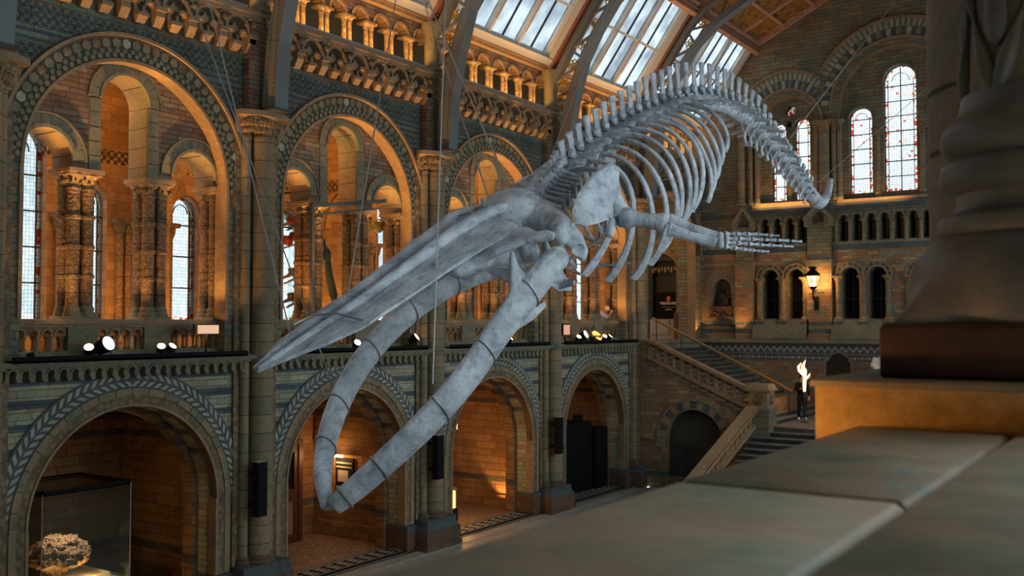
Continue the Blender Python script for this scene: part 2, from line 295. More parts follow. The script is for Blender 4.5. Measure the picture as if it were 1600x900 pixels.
# ------------------------------------------------------------------ mesh helpers
class M:
    def __init__(s): s.v = []; s.f = []; s.m = []; s.tf = None
    def add(s, vs, fs, mi=0):
        k = len(s.v)
        if s.tf: vs = [s.tf(*p) for p in vs]
        s.v += [tuple(p) for p in vs]; s.f += [tuple(i + k for i in f) for f in fs]; s.m += [mi] * len(fs); return s
    def box(s, x0, x1, y0, y1, z0, z1, mi=0, ch=0):
        return s.add([(x, y, z) for x in (x0, x1) for y in (y0, y1) for z in (z0, z1)],
                     [(0, 1, 3, 2), (4, 6, 7, 5), (0, 4, 5, 1), (2, 3, 7, 6), (0, 2, 6, 4), (1, 5, 7, 3)], mi)
    def frust(s, cx, cy, z0, z1, a0, b0, a1, b1, mi=0):
        return s.add([(cx-a0, cy-b0, z0), (cx+a0, cy-b0, z0), (cx+a0, cy+b0, z0), (cx-a0, cy+b0, z0), (cx-a1, cy-b1, z1), (cx+a1, cy-b1, z1), (cx+a1, cy+b1, z1), (cx-a1, cy+b1, z1)],
                     [(0, 3, 2, 1), (4, 5, 6, 7), (0, 1, 5, 4), (1, 2, 6, 5), (2, 3, 7, 6), (3, 0, 4, 7)], mi)
    def tube(s, pts, rad, n=8, mi=0, flat=1.0, up=None, cap=True, rads2=None):
        pts = [Vector(p) for p in pts]; k = len(pts)
        if isinstance(rad, (int, float)): rad = [rad] * k
        vs = []; fs = []; ref = Vector(up) if up else None; prev = None
        for i, p in enumerate(pts):
            t = (pts[min(i + 1, k - 1)] - pts[max(i - 1, 0)]).normalized()
            if ref is None and prev is None:
                a = Vector((0, 0, 1)) if abs(t.z) < .9 else Vector((1, 0, 0))
            else: a = ref if ref else prev
            b = t.cross(a).normalized(); a2 = b.cross(t).normalized(); prev = a2
            r2 = rads2[i] if rads2 else rad[i] * flat
            for j in range(n):
                q = 2 * PI * (j + .5) / n; vs.append(p + a2 * math.cos(q) * rad[i] + b * math.sin(q) * r2)
        for i in range(k - 1):
            for j in range(n): fs.append((i*n + j, i*n + (j+1) % n, (i+1)*n + (j+1) % n, (i+1)*n + j))
        if cap: fs += [tuple(range(n))[::-1], tuple((k-1)*n + j for j in range(n))]
        return s.add(vs, fs, mi)
    def lathe(s, cx, cy, prof, n=14, mi=0, sy=1.0):
        vs = []; fs = []; k = len(prof)
        for r, z in prof:
            for j in range(n):
                q = 2 * PI * (j + .5) / n; vs.append((cx + r*math.cos(q), cy + r*sy*math.sin(q), z))
        for i in range(k - 1):
            for j in range(n): fs.append((i*n + j, i*n + (j+1) % n, (i+1)*n + (j+1) % n, (i+1)*n + j))
        fs += [tuple(range(n))[::-1], tuple((k-1)*n + j for j in range(n))]
        return s.add(vs, fs, mi)
    def sph(s, c, r, n=10, k=7, mi=0, rot=None):
        if isinstance(r, (int, float)): r = (r, r, r)
        vs = []
        for i in range(k + 1):
            a = PI * i / k
            for j in range(n):
                q = 2*PI*j/n; p = Vector((r[0]*math.sin(a)*math.cos(q), r[1]*math.sin(a)*math.sin(q), r[2]*math.cos(a)))
                if rot: p = rot @ p
                vs.append((c[0]+p.x, c[1]+p.y, c[2]+p.z))
        fs = [(i*n + j, i*n + (j+1) % n, (i+1)*n + (j+1) % n, (i+1)*n + j) for i in range(k) for j in range(n)]
        return s.add(vs, fs, mi)
    def plate(s, mp, outer, holes, d0, d1, mi=0, mside=None):
        """a slab with holes: outlines in the wall's own (u, v), front at depth d1, back at d0"""
        loops = [outer] + list(holes); flat = [p for l in loops for p in l]
        tri = tessellate_polygon([[Vector((p[0], p[1], 0)) for p in l] for l in loops])
        n = len(flat)
        vs = [mp(u, v, d1) for u, v in flat] + [mp(u, v, d0) for u, v in flat]
        s.add(vs, [tuple(t) for t in tri] + [(t[0]+n, t[2]+n, t[1]+n) for t in tri], mi)
        k = 0
        for l in loops:
            m = len(l); pv = [mp(u, v, d1) for u, v in l] + [mp(u, v, d0) for u, v in l]
            s.add(pv, [(i, (i+1) % m, m + (i+1) % m, m + i) for i in range(m)], mi if mside is None else mside)
        return s
    def ringb(s, mp, cu, cv, r0, r1, d0, d1, n=24, a0=0, a1=PI, gap=0.0, mi=(0,), sub=2):
        """ring of n blocks about (cu, cv); gap = share of each block left open"""
        for i in range(n):
            b0 = a0 + (a1-a0)*(i + gap/2)/n; b1 = a0 + (a1-a0)*(i + 1 - gap/2)/n
            k = sub; vs = []
            for j in range(k + 1):
                q = b0 + (b1-b0)*j/k; c, t = math.cos(q), math.sin(q)
                for r, d in ((r0, d0), (r1, d0), (r1, d1), (r0, d1)): vs.append(mp(cu + r*c, cv + r*t, d))
            fs = []
            for j in range(k):
                for e in range(4): fs.append((j*4 + e, j*4 + (e+1) % 4, (j+1)*4 + (e+1) % 4, (j+1)*4 + e))
            fs += [(0, 3, 2, 1), (k*4, k*4+1, k*4+2, k*4+3)]
            s.add(vs, fs, mi[i % len(mi)])
        return s
    def bar(s, a, b, wd, th, mi=0, up=(0, 0, 1)):
        a = Vector(a); b = Vector(b); t = (b-a).normalized(); u = Vector(up)
        if abs(t.dot(u)) > .98: u = Vector((1, 0, 0))
        x = t.cross(u).normalized() * wd/2; y = x.cross(t).normalized() * th/2
        return s.add([a-x-y, a+x-y, a+x+y, a-x+y, b-x-y, b+x-y, b+x+y, b-x+y], [(0, 1, 2, 3), (4, 7, 6, 5), (0, 4, 5, 1), (1, 5, 6, 2), (2, 6, 7, 3), (3, 7, 4, 0)], mi)
def side(u, v, d): return (XW + d, u, v)
def endw(u, v, d): return (u, YE - d, v)
def arch(cu, r, v0, vs, n=14, ry=None):
    """outline of a round-headed opening: sill v0, springing vs"""
    p = [(cu - r, v0)] if v0 < vs - 1e-4 else []
    p += [(cu - r*math.cos(PI*i/n), vs + (ry or r)*math.sin(PI*i/n)) for i in range(n + 1)]
    return p + ([(cu + r, v0)] if v0 < vs - 1e-4 else [])
def circ(cu, cv, r, n=20): return [(cu + r*math.cos(2*PI*i/n), cv + r*math.sin(2*PI*i/n)) for i in range(n)]
def rect(u0, u1, v0, v1): return [(u0, v0), (u1, v0), (u1, v1), (u0, v1)]
def build(name, m, mats, parent=None, smooth=35, **props):
    me = bpy.data.meshes.new(name)
    off = parent.location if parent is not None and parent.parent is None and parent.type == 'EMPTY' else Vector((0, 0, 0))
    if parent is not None and parent.parent is not None: 
        q = parent
        while q.parent is not None: q = q.parent
        off = q.location if q.type == 'EMPTY' else Vector((0, 0, 0))
    ox, oy, oz = off
    me.from_pydata([(x-ox, y-oy, z-oz) for x, y, z in m.v], [], m.f)
    if not isinstance(mats, (list, tuple)): mats = [mats]
    for x in mats: me.materials.append(x)
    if len(mats) > 1: me.polygons.foreach_set('material_index', m.m)
    bm = bmesh.new(); bm.from_mesh(me); bmesh.ops.recalc_face_normals(bm, faces=bm.faces); bm.to_mesh(me); bm.free()
    if smooth:
        me.shade_smooth(); me.set_sharp_from_angle(angle=R(smooth))
    o = bpy.data.objects.new(name, me); COL.objects.link(o)
    if parent is not None: o.parent = parent
    for k, v in props.items(): o[k] = v
    return o
def struct(name, m, mats, smooth=35, parent=None):
    o = build(name, m, mats, parent, smooth)
    if parent is None: o['kind'] = 'structure'
    return o
def thing(name, label, cat, loc=(0, 0, 0), group=None):
    o = bpy.data.objects.new(name, None); COL.objects.link(o); o.location = loc; o.empty_display_size = .1
    o['label'] = label; o['category'] = cat
    if group: o['group'] = group
    return o
def solo(name, m, mats, label, cat, group=None, smooth=35):
    o = build(name, m, mats, None, smooth); o['label'] = label; o['category'] = cat
    if group: o['group'] = group
    return o
def kids(o): return [c for c in COL.objects if c.parent == o]
def copy_tree(o, loc, label, group=None, parts=None):
    r = o.copy(); COL.objects.link(r); r.location = loc; r['label'] = label
    if group: r['group'] = group
    for ch in (parts or kids(o)):
        c = ch.copy(); COL.objects.link(c); c.parent = r
        for g in kids(ch):
            d = g.copy(); COL.objects.link(d); d.parent = c
    return r
def fuse(m, voxel=.03, it=3, fac=.6):
    """melt overlapping shapes into one continuous skin"""
    me = bpy.data.meshes.new('t'); me.from_pydata(m.v, [], m.f)
    bm = bmesh.new(); bm.from_mesh(me); bmesh.ops.recalc_face_normals(bm, faces=bm.faces); bm.to_mesh(me); bm.free()
    o = bpy.data.objects.new('t', me); COL.objects.link(o)
    a = o.modifiers.new('r', 'REMESH'); a.mode = 'VOXEL'; a.voxel_size = voxel
    b = o.modifiers.new('s', 'SMOOTH'); b.iterations = it; b.factor = fac
    dg = bpy.context.evaluated_depsgraph_get(); ev = o.evaluated_get(dg); em = ev.to_mesh()
    r = M(); r.v = [tuple(v.co) for v in em.vertices]; r.f = [tuple(p.vertices) for p in em.polygons]; r.m = [0]*len(r.f)
    ev.to_mesh_clear(); bpy.data.objects.remove(o); bpy.data.meshes.remove(me)
    return r
ORD = ['first', 'second', 'third', 'fourth', 'fifth', 'sixth', 'seventh', 'eighth', 'ninth', 'tenth', 'eleventh', 'twelfth', 'thirteenth', 'fourteenth', 'fifteenth', 'sixteenth']
BAY = ['nearest bay at the left edge', 'second bay behind the whale snout', 'third bay behind the whale skull', 'fourth bay behind the hanging ribs', 'last bay beside the staircase']
# ------------------------------------------------------------------ floors and enclosing walls
XG = -21.8                                   # back of the side aisle
m = M(); m.box(-17.3, -.9, -14, YE, FL - .3, FL); struct('floor', m, M_marblefloor)
m = M(); m.box(XG, -18.05, 2, 36, FL - .2, FL + .06); struct('floor', m, M_mosaic)
m = M(); m.box(-17.78, -17.3, 2, 35, FL - .3, FL + .02, 0); m.box(-17.84, -17.78, 2, 35, FL, FL + .025, 1); m.box(-17.90, -17.84, 2, 35, FL - .2, FL + .03, 0); m.box(-18.72, -17.90, 2, 35, FL - .1, FL + .066, 1)
for x in (-18.0, -18.58, -18.66): m.box(x - .015, x + .015, 2, 35, FL, FL + .07, 0)
for i in range(78):                           # scroll band
    y = 3.2 + i * .41
    m.box(-18.50, -18.08, y, y + .07, FL, FL + .069, 2)
    for q in range(3): m.box(-18.5 + .16*q, -18.42 + .16*q, y + .07, y + .25, FL, FL + .069, 2)
struct('trim_1', m, [M_marblefloor, M_black, M_leaf])
m = M(); m.box(XG - .3, XG, 2, 42.5, FL, -1.3); m.box(XG - .3, -18.9, 1.7, 2, FL, -1.3); struct('wall_aisle', m, M_alc)
m = M(); m.box(XG - .3, XW - .3, 2, 42, -1.3, -1.05); struct('floor', m, M_stair)
# partitions between the ground floor alcoves and between the gallery bays
for k, p in enumerate(PIER):
    m = M(); m.box(XG, -18.85, p - .75, p + .75, FL, -1.3)
    m.box(XG, -18.85, p - .82, p + .82, FL, -5.85, 0)
    for sgn in (-1, 1): m.ringb(lambda u, v, d, p=p, sgn=sgn: (u, p + sgn*(.75 + d), v), -20.2, -3.6, 1.35, 1.5, -.02, .1, 16, gap=0)
    struct('wall_alcove', m, M_alc)
    mp = lambda u, v, d, p=p: (u, p + d, v)
    m = M(); m.plate(mp, rect(-22.4, -18.6, -1.05, 6.3), [arch(-20.5, 1.0, -1.0, 2.9)], -.3, .3)
    for sgn in (-1, 1):
        q = lambda u, v, d, p=p, sgn=sgn: (u, p + sgn*(.3 + d), v)
        m.ringb(q, -20.5, 2.9, 1.0, 1.25, 0, .08, 14, gap=.04); m.ringb(q, -20.5, 2.9, 1.3, 1.38, 0, .12, 14)
    struct('wall_gallery', m, M_gal)
m = M(); m.box(-22.5, -18.35, 5, 42.5, 6.25, 6.6)
for c in CB:
    for x in (-19.2, -20.4, -21.6): m.box(x - .06, x + .06, c - 2.9, c + 2.9, 6.1, 6.25, 1)
    for y in (-2, -1, 0, 1, 2): m.box(-22.3, -18.4, c + y - .06, c + y + .06, 6.12, 6.25, 1)
struct('ceiling', m, [M_gal, M_stone])
# gallery outer wall with its leaded lancets
def window(n, mp, cu, w2, v0, top, glass, border, d, bw=.11, vbars=(), hstep=.85, centre=False):
    """round-headed leaded window: pane, coloured border, iron bars"""
    r = w2; sp = top - r
    g = M()
    inner = arch(cu, r - bw, v0 + bw, sp); outer = arch(cu, r, v0, sp)
    k = len(inner); vs = [mp(u, v, d) for u, v in inner]; g.add(vs, [tuple(range(k))], 0)
    g.add([mp(u, v, d) for u, v in outer] + vs, [(i, (i+1) % k, k + (i+1) % k, k + i) for i in range(k)], 1)
    b = M(); fr = .03
    b.plate(mp, arch(cu, r + .06, v0 - .06, sp), [arch(cu, r - .01, v0, sp)], d - .04, d + .06)
    z = v0 + hstep
    while z < sp + r*.3:
        b.plate(mp, rect(cu - r, cu + r, z - .018, z + .018), [], d - .01, d + .03); z += hstep
    for x in [cu] * bool(centre) + [cu - r + bw, cu + r - bw]:
        t = .012 if x != cu else .02
        b.plate(mp, rect(x - t, x + t, v0, sp + (r*.9 if x == cu else .15*r)), [], d - .01, d + .025)
    b.ringb(mp, cu, sp, r*.52, r*.52 + .022, d - .01, d + .02, 10, gap=0)
    o = struct('window_%d' % n, g, [{'fig': G_fig, 'day': G_day}.get(glass, G_clear), G_red if glass != 'day' else G_day], smooth=0)
    build('window_frame', b, M_lead, o, 0)
    return o
WN = [0]
holes = []
wl = []
for b in range(-1, 5):
    c = P0 - SP/2 + SP*b
    for off, w2, top in ((-1.85, .42, 3.4), (0, .66, 4.7), (1.85, .42, 3.4)):
        if c + off > 8 and c+off < 41.5: holes.append(arch(c + off, w2, .1, top - w2)); wl.append((c + off, w2, top))
gal = lambda u, v, d: (-22.3 + d, u, v)
m = M(); m.plate(gal, rect(5, 42.3, -1.3, 6.6), holes, -.45, 0)
for c, w2, top in wl: m.ringb(gal, c, top - w2, w2 + .05, w2 + .25, 0, .06, 11, gap=.05)
struct('wall_gallery_back', m, M_gal)
for c, w2, top in wl:
    WN[0] += 1; window(WN[0], gal, c, w2, .1, top, 'clear', None, -.25)
for b in range(4):                            # wall shafts between the lancets
    for off in (-2.65, -1.05, 1.05, 2.65):
        m = M()
        for q in (-.13, .13):
            m.lathe(-22.12, CB[b] + off + q, [(.13, -1.05), (.13, .0), (.1, .05)] + [(.1, 2.2), (.16, 2.35), (.17, 2.5)], 10)
        m.box(-22.3, -21.9, CB[b] + off - .33, CB[b] + off + .33, 2.5, 2.62); m.box(-22.3, -21.9, CB[b] + off - .33, CB[b] + off + .33, -1.05, -.2)
        struct('trim_2', m, M_shaft)
# ------------------------------------------------------------------ the side wall of the hall, bay by bay
for b in range(-1, 5):
    c = P0 - SP/2 + SP*b; y0, y1 = c - SP/2, c + SP/2
    last = b == 4
    # ground arcade
    m = M()
    if last: m.plate(side, rect(y0, y1, FL, -.72), [], -.9, 0)
    else:
        a = arch(c, 2.2, FL, -3.9, 28); m.plate(side, [(y0, FL)] + a + [(y1, FL), (y1, -.72), (y0, -.72)], [], -.9, 0)
    struct('wall_left', m, M_low)
    # upper storey: great arch
    m = M()
    if not last:
        m.plate(side, rect(y0, y1, -.72, 7.25), [arch(c, 2.4, -.7, 3.0, 32)], -.35, 0)
    else:
        m.plate(side, rect(y0, y1, -.72, 7.25), [arch(c, 2.55, -.7, 3.0, 32)], -.8, 0)
    struct('wall_left', m, M_up)
    if not last:
        r = .56; zb = 3.1
        def leg(o, spz): return arch(c + o, r, zb, spz, 14)
        pol = [(c - 2.7, zb)] + leg(-1.75, 3.25) + leg(0, 4.62) + leg(1.75, 3.25) + [(c + 2.7, zb), (c + 2.7, 5.6), (c - 2.7, 5.6)]
        m = M(); m.plate(side, pol, [], -1.0, -.34, 0, 1)
        struct('wall_left', m, [M_tymp, M_pier])
        m = M()
        for o, sp, n in ((-1.75, 3.25, 11), (0, 4.62, 11), (1.75, 3.25, 11)):
            m.ringb(side, c + o, sp, r, r + .27, -.36, -.30, n, gap=.05)
            m.ringb(side, c + o, sp, r, r + .07, -.36, -.25, n, gap=.0)
            m.ringb(side, c + o, sp, r + .28, r + .31, -.36, -.27, n, gap=.0)
        for s_ in (-1, 1):
            for z in range(5): m.box(XW - .36, XW - .31, c + s_*(r + .13) - .13, c + s_*(r + .13) + .13, 3.12 + z*.3, 3.39 + z*.3)
        struct('trim_3', m, M_stone2)
    # great arch mouldings: roll, hexagon tiles, fish scales, hood
    R0 = 2.4 if not last else 2.55
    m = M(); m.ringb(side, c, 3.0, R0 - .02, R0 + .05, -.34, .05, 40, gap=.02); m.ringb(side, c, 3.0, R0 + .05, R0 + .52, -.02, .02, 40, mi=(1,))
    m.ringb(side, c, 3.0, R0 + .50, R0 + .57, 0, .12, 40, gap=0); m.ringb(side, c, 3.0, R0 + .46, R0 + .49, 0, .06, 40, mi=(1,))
    if not last:
        for i in range(37):
            q = PI * (i + .5) / 37; cu, cv = c + (R0 + .36)*math.cos(q), 3.0 + (R0 + .36)*math.sin(q)
            hx = [(cu +   .106*math.cos(q + PI/3*j), cv + .106*math.sin(q + PI/3*j)) for j in range(6)]
            m.plate(side, hx, [], .01, .035 + .004*(i % 3), 4 if i in (3, 19, 31) else (2, 3, 2)[i % 3])
        for row in (0, 1):
            for i in range(46):
                q = PI * (i + .5*row) / 46; rr = R0 + .12 + row*.09; cu, cv = c + rr*math.cos(q), 3.0 + rr*math.sin(q)
                m.plate(side, circ(cu, cv, .056, 8), [], .01, .05 - .015*row, 2)
    else:
        for i in range(40):
            q = PI*(i + .5)/40; m.plate(side, circ(c + (R0+.25)*math.cos(q), 3 + (R0+.25)*math.sin(q), .1, 6), [], .01, .06, 1)
    for s_ in (-1, 1):                         # jambs below the springing
        m.box(XW - .34, XW + .04, c + s_*(R0 + .02) - .04, c + s_*(R0 + .02) + .04, .08 if not last else -.7, 3.0)
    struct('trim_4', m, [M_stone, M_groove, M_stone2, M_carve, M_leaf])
    # ground arch mouldings: carved band, plain band, leaf band
    if not last:
        m = M(); A0, A1 = -.0, PI
        m.ringb(side, c, -3.9, 2.19, 2.42, -.2, .03, 44, A0, A1, gap=0, mi=(1,))
        m.ringb(side, c, -3.9, 2.19, 2.24, -.2, .06, 44, A0, A1, gap=0)
        m.ringb(side, c, -3.9, 2.42, 2.56, 0, .06, 20, A0, A1, gap=.04, mi=(0, 4, 0, 5))
        m.ringb(side, c, -3.9, 2.56, 2.92, 0, .035, 44, A0 - .08, A1 + .08, mi=(2,))
        n = 46
        for i in range(n):                     # two leaves for each course of the band
            q = PI*(i + .5)/n; sgn = 1 if q < PI/2 else -1
            for r0, r1 in ((2.60, 2.71), (2.76, 2.88)):
                dd = .028*sgn*(1 if r0 > 2.7 else -1)
                pts = []
                for rr, qq in ((r0, q - .019 - dd), (r0, q + .017 - dd), (r1, q + .019 + dd*.6), (r1, q - .017 + dd*.6)):
                    pts.append((c + rr*math.cos(qq), -3.9 + rr*math.sin(qq)))
                m.plate(side, pts, [], .03, .05, 3)
        for s_ in (-1, 1):
            ya = c + s_*2.305
            m.box(XW - .2, XW + .03, ya - .115, ya + .115, -5.6, -3.9, 1)
            m.box(XW - .2, XW + .05, c + s_*2.2 - .03, c + s_*2.2 + .03, -5.6, -3.9, 0)
            m.box(XW, XW + .05, c + s_*2.49 - .07, c + s_*2.49 + .07, -5.6, -3.9, 0)
            m.box(XW - 1.0, XW + .16, c + s_*2.6 - .46, c + s_*2.6 + .46, FL, -5.75, 6); m.box(XW - .98, XW + .13, c + s_*2.6 - .43, c + s_*2.6 + .43, -5.75, -5.62, 2)
        struct('trim_5', m, [M_stone, M_carve, M_blue, M_leaf, M_stone2, M_pier, M_base])
        # inner order of the ground arch, seen in the soffit
        m = M(); m.ringb(side, c, -3.9, 2.05, 2.2, -.95, -.62, 30, gap=.03)
        for s_ in (-1, 1): m.box(XW - .95, XW - .62, c + s_*2.125 - .075, c + s_*2.125 + .075, FL, -3.9)
        struct('trim_6', m, M_alc)
    # cornice, little corbel arcade and blue band under the gallery
    if b >= 0:
        m = M(); m.box(XW, XW + .34, y0, y1, -.80, -.73); m.box(XW, XW + .28, y0, y1, -.84, -.80)
        n = 22; step = (SP - 1.0)/n
        if not last:
            hs = [arch(c - 2.75 + step*(i + .5), step*.27, -1.08, -.95, 6) for i in range(n)]
            ou = [(c - 2.75, -1.08)] + [p for h in hs for p in h] + [(c + 2.75, -1.08), (c + 2.75, -.84), (c - 2.75, -.84)]
            m.plate(side, ou, [], .0, .20)
            for i in range(n + 1):
                y = c - 2.75 + step*i; m.box(XW, XW + .23, y - .05, y + .05, -1.1, -1.05)
            for i in range(n): m.ringb(side, c - 2.75 + step*(i + .5), -.95, step*.27, step*.4, .2, .225, 4)
        struct('trim_7', m, [M_stone2])
    # colonnaded passage under the roof
    hs = [arch(c + .84*(i - 3.5), .27, 8.12, 8.14, 10) for i in range(8)]
    ou = [(y0, 8.12)] + [p for h in hs for p in h] + [(y1, 8.12), (y1, 8.75), (y0, 8.75)]
    m = M(); m.plate(side, ou, [], -.42, -.12)
    for i in range(8): m.ringb(side, c + .84*(i - 3.5), 8.14, .27, .345, -.12, -.08, 8, gap=.05, mi=(1,))
    m.box(XW - .14, XW + .06, y0, y1, 8.66, 8.76, 1); m.box(XW - .1, XW + .1, y0, y1, 8.76, 8.86, 1)
    m.box(XW - 1.6, XW - 1.5, y0, y1, 7.2, 8.8, 2); m.box(XW - 1.6, XW - .5, y0, y1, 7.1, 7.25, 2); m.box(XW - 1.6, XW - .43, y0, y1, 8.7, 8.8, 2)  # near-black back, floor and top put the passage's shade into the colour
    struct('wall_left', m, [M_tymp, M_stone, M_irondk])
    m = M(); m.box(XW - .2, XW + .30, y0, y1, 7.03, 7.12); m.box(XW - .2, XW + .36, y0, y1, 7.12, 7.2); m.box(XW - .2, XW + .28, y0, y1, 7.2, 7.27); m.box(XW - .35, XW + .16, c - 2.85, c + 2.85, 7.27, 7.36, 1)
    struct('trim_8', m, [M_stone, M_greypl])
# side wall facing the hall on the camera's side (plain ashlar) and the wall behind
m = M(); m.box(-.95, -.4, -14, 3.6, FL, -.48); m.box(-.95, -.4, -14, 6.2, 5.2, 8.8); m.box(-.95, 4.5, 3.6, 6.2, FL, -.48); m.box(-.95, -.4, -14, -6.5, -.48, 5.2)
struct('wall_right', m, M_up)
rw = lambda u, v, d: (-.9 - d, u, v)
RWIN = [9.41 + 6.5*i for i in range(5)]         # unseen camera-side windows, made large to light the left wall and whale
m = M(); m.plate(rw, rect(6.2, YE, FL, 8.8), [arch(c, 2.1, -.6, 3.0, 20) for c in RWIN], -.5, 0); struct('wall_right', m, M_up)
for c in RWIN: WN[0] += 1; window(WN[0], rw, c, 2.1, -.6, 5.1, 'day', None, -.3, centre=True); lamp('window_portal', 'AREA', (-1.3, c, 2.2), 1, (1, 1, 1), (4.4, 5.8), rot=(-1, 0, 0), portal=True)
m = M(); m.box(-22, 4.5, -14.4, -14, FL, 16); struct('wall_front', m, M_end)
m = M(); m.box(4.2, 4.5, -14, 6.2, -.6, 5.4); m.box(-.4, 4.5, -14, 6.2, 5.2, 5.5); struct('wall_gallery_right', m, M_gal)
m = M(); m.box(-.4, 4.5, -14, 6.2, -1.5, -1.3); struct('floor', m, M_stair)
# the hall wall before the first full bay
m = M(); m.box(XW - .9, XW, -14, 2.91, FL, 8.8); struct('wall_left', m, M_up)
# ------------------------------------------------------------------ roof
SL = Vector((2.44, 0, 3.37)); L_ = SL.length
def roofm(sgn):
    def f(u, t, d):
        x = -17.86 + SL.x/L_*t + SL.z/L_*d; z = 8.83 + SL.z/L_*t - SL.x/L_*d
        return ((x if sgn > 0 else 2*CX - x), u, z)
    return f
for sgn in (1, -1):
    rm = roofm(sgn)
    for b in range(-1, 5):
        c = P0 - SP/2 + SP*b
        if sgn < 0 and b < -1: continue
        y0, y1 = c - 2.78, c + 2.78
        if b == 4: y1 = c + 2.9
        fr = M()
        # sill, head and stiles
        fr.plate(rm, rect(y0 - .15, y1 + .15, 0.0, .24), [], -.1, .16); fr.plate(rm, rect(y0 - .15, y1 + .15, .24, .33), [], -.1, .06); fr.plate(rm, rect(y0 - .1, y1 + .1, 3.88, 4.1), [], -.1, .12)
        for y in (y0, y1):
            s_ = 1 if y == y0 else -1
            fr.plate(rm, rect(min(y - .15*s_, y + .12*s_), max(y - .15*s_, y + .12*s_), .2, 4.0), [], -.1, .14); fr.plate(rm, rect(min(y + .12*s_, y + .3*s_), max(y + .12*s_, y + .3*s_), .2, 4.0), [], -.1, .06)
        st = y1 - y0 - .6; pane = st/3
        for k in (1, 2):
            y = y0 + .3 + pane*k; fr.plate(rm, rect(y - .055, y + .055, .2, 4.0), [], -.1, .12)
        fr.plate(rm, rect(y0, y1, 2.02, 2.10), [], -.08, .08)
        gl = M(); gl.plate(rm, rect(y0 + .1, y1 - .1, .3, 3.92), [], -.05, -.04)
        WN[0] += 1; o = struct('window_%d' % WN[0], gl, G_sky, 0); build('window_frame', fr, M_whitepaint, o, 0)
        th = M()
        for k in range(3):
            y = y0 + .3 + pane*(k + .5); th.plate(rm, rect(y - .016, y + .016, .3, 3.95), [], -.04, .03)
        build('glazing_bar', th, M_lead, o, 0)
        wd = M()                                # reddish facing boards on the thick glazing bars
        for k in (1, 2):
            y = y0 + .3 + pane*k; wd.plate(rm, rect(y - .03, y + .03, .75, 3.9), [], .12, .135)
        build('facing_board', wd, M_pinkwood, o, 0)
        if b >= 0:
            q = rm(c, 2.05, -.15); lamp('skylight_portal', 'AREA', q, 1, (1, 1, 1), (5.5, 3.7), rot=(SL.z/L_*(1 if sgn > 0 else -1), 0, -SL.x/L_), portal=True)
        # timber boards between skylights, over each pier
        m = M(); p = c + SP/2
        m.plate(rm, rect(y1 + .13, p + .6 if b < 4 else p + .1, -.15, 4.14), [], -.12, .0, 0)
        if b < 4:
            for a, bb, dd, mi in ((.13, .22, .2, 1), (.24, .36, .10, 0), (.37, .42, .16, 1)):
                m.plate(rm, rect(y1 + a, y1 + bb, -.1, 4.14), [], 0, dd, mi); m.plate(rm, rect(2*p - y1 - bb, 2*p - y1 - a, -.1, 4.14), [], 0, dd, mi)
        struct('ceiling', m, [M_pinkwood, M_redwood])
    m = M(); m.plate(rm, rect(-14, 2.91, -.2, 4.2), [], -.12, 0); struct('ceiling', m, M_pinkwood)
    # low-pitched panelled ceiling up to the ridge
    cs, sn = math.cos(R(26)), math.sin(R(26)); LW = 6.62
    def ceil(u, t, d, sgn=sgn):
        x = -15.42 + cs*t + sn*d; z = 12.2 + sn*t - cs*d
        return ((x if sgn > 0 else 2*CX - x), u, z)
    m = M(); m.plate(ceil, rect(-14, YE, -.1, LW), [], -.1, 0, 0); struct('ceiling', m, M_panel)
    m = M()
    m.plate(ceil, rect(-14, YE, -.12, .16), [], 0, .30, 1); m.plate(ceil, rect(-14, YE, -.16, .02), [], .3, .42, 0); m.plate(ceil, rect(-14, YE, .16, .3), [], 0, .16, 0)
    for t in (1.5, 2.95, 4.4, 5.8): m.plate(ceil, rect(-14, YE, t - .06, t + .06), [], 0, .12, 0)
    k = 0; y = 3.0
    while y < YE:
        main = k % 3 == 0; wd = .2 if main else .07
        m.plate(ceil, rect(y - wd, y + wd, 0, LW), [], 0, .2 if main else .13, 0 if main else 0); y += SP/3; k += 1
    m.plate(ceil, rect(YE - .35, YE, 0, LW), [], 0, .2, 0)
    struct('ceiling', m, [M_pinkwood, M_redwood])
# ------------------------------------------------------------------ end wall
def K(x): return x * .9906
lo = lambda X: CX + (X - CX)
main = [(-22.5, FL), (3, FL), (3, 8.8), (-1.1, 8.8), (-3.52, 12.2), (CX, 15.2), (-15.42, 12.2), (-17.86, 8.8), (-22.5, 8.8)]
main = [(-22.5, FL), (3, FL), (3, 8.85), (-1.1, 8.85), (-3.54, 12.25), (CX, 15.4), (-15.42, 12.25), (-17.86, 8.85), (-22.5, 8.85)]
mir = lambda x: 2*CX - x
SA, SAr, SAz = -14.05, 1.3, 8.5                # side great arch, middle great arch below
BAr, BAz = 2.42, 8.95
mini = [-15.05, -14.5, -13.95, -13.4, -11.69, -11.13, -10.57, -10.03]
mini = mini + [CX] + [mir(x) for x in mini]
lows = [-14.81, -13.69, -11.42, -10.33]; lows = lows + [mir(x) for x in lows] + [CX + .12]
DX = -19.95
hl = [arch(DX, .74, -1.05, 2.45, 16), arch(SA, SAr, 5.02, SAz, 24), arch(mir(SA), SAr, 5.02, SAz, 24), arch(CX, BAr, 5.02, BAz, 32), arch(-16.99, .42, .71, 1.54, 14)]
hl += [arch(x, .19, 3.42, 4.33, 10) for x in mini] + [arch(x, .36, .18, 1.95, 14) for x in lows[:-1]]
m = M(); m.plate(endw, main, hl, -.55, 0)
struct('wall_end', m, M_end)
m = M(); m.box(-22, 3, YE + 1.0, YE + 1.1, 0, 4.9); m.box(-22, 3, YE + .3, YE + 1.1, 4.85, 4.95); m.box(-22, 3, YE + .4, YE + 1, 2.9, 3.36); struct('wall_end', m, M_irondk)
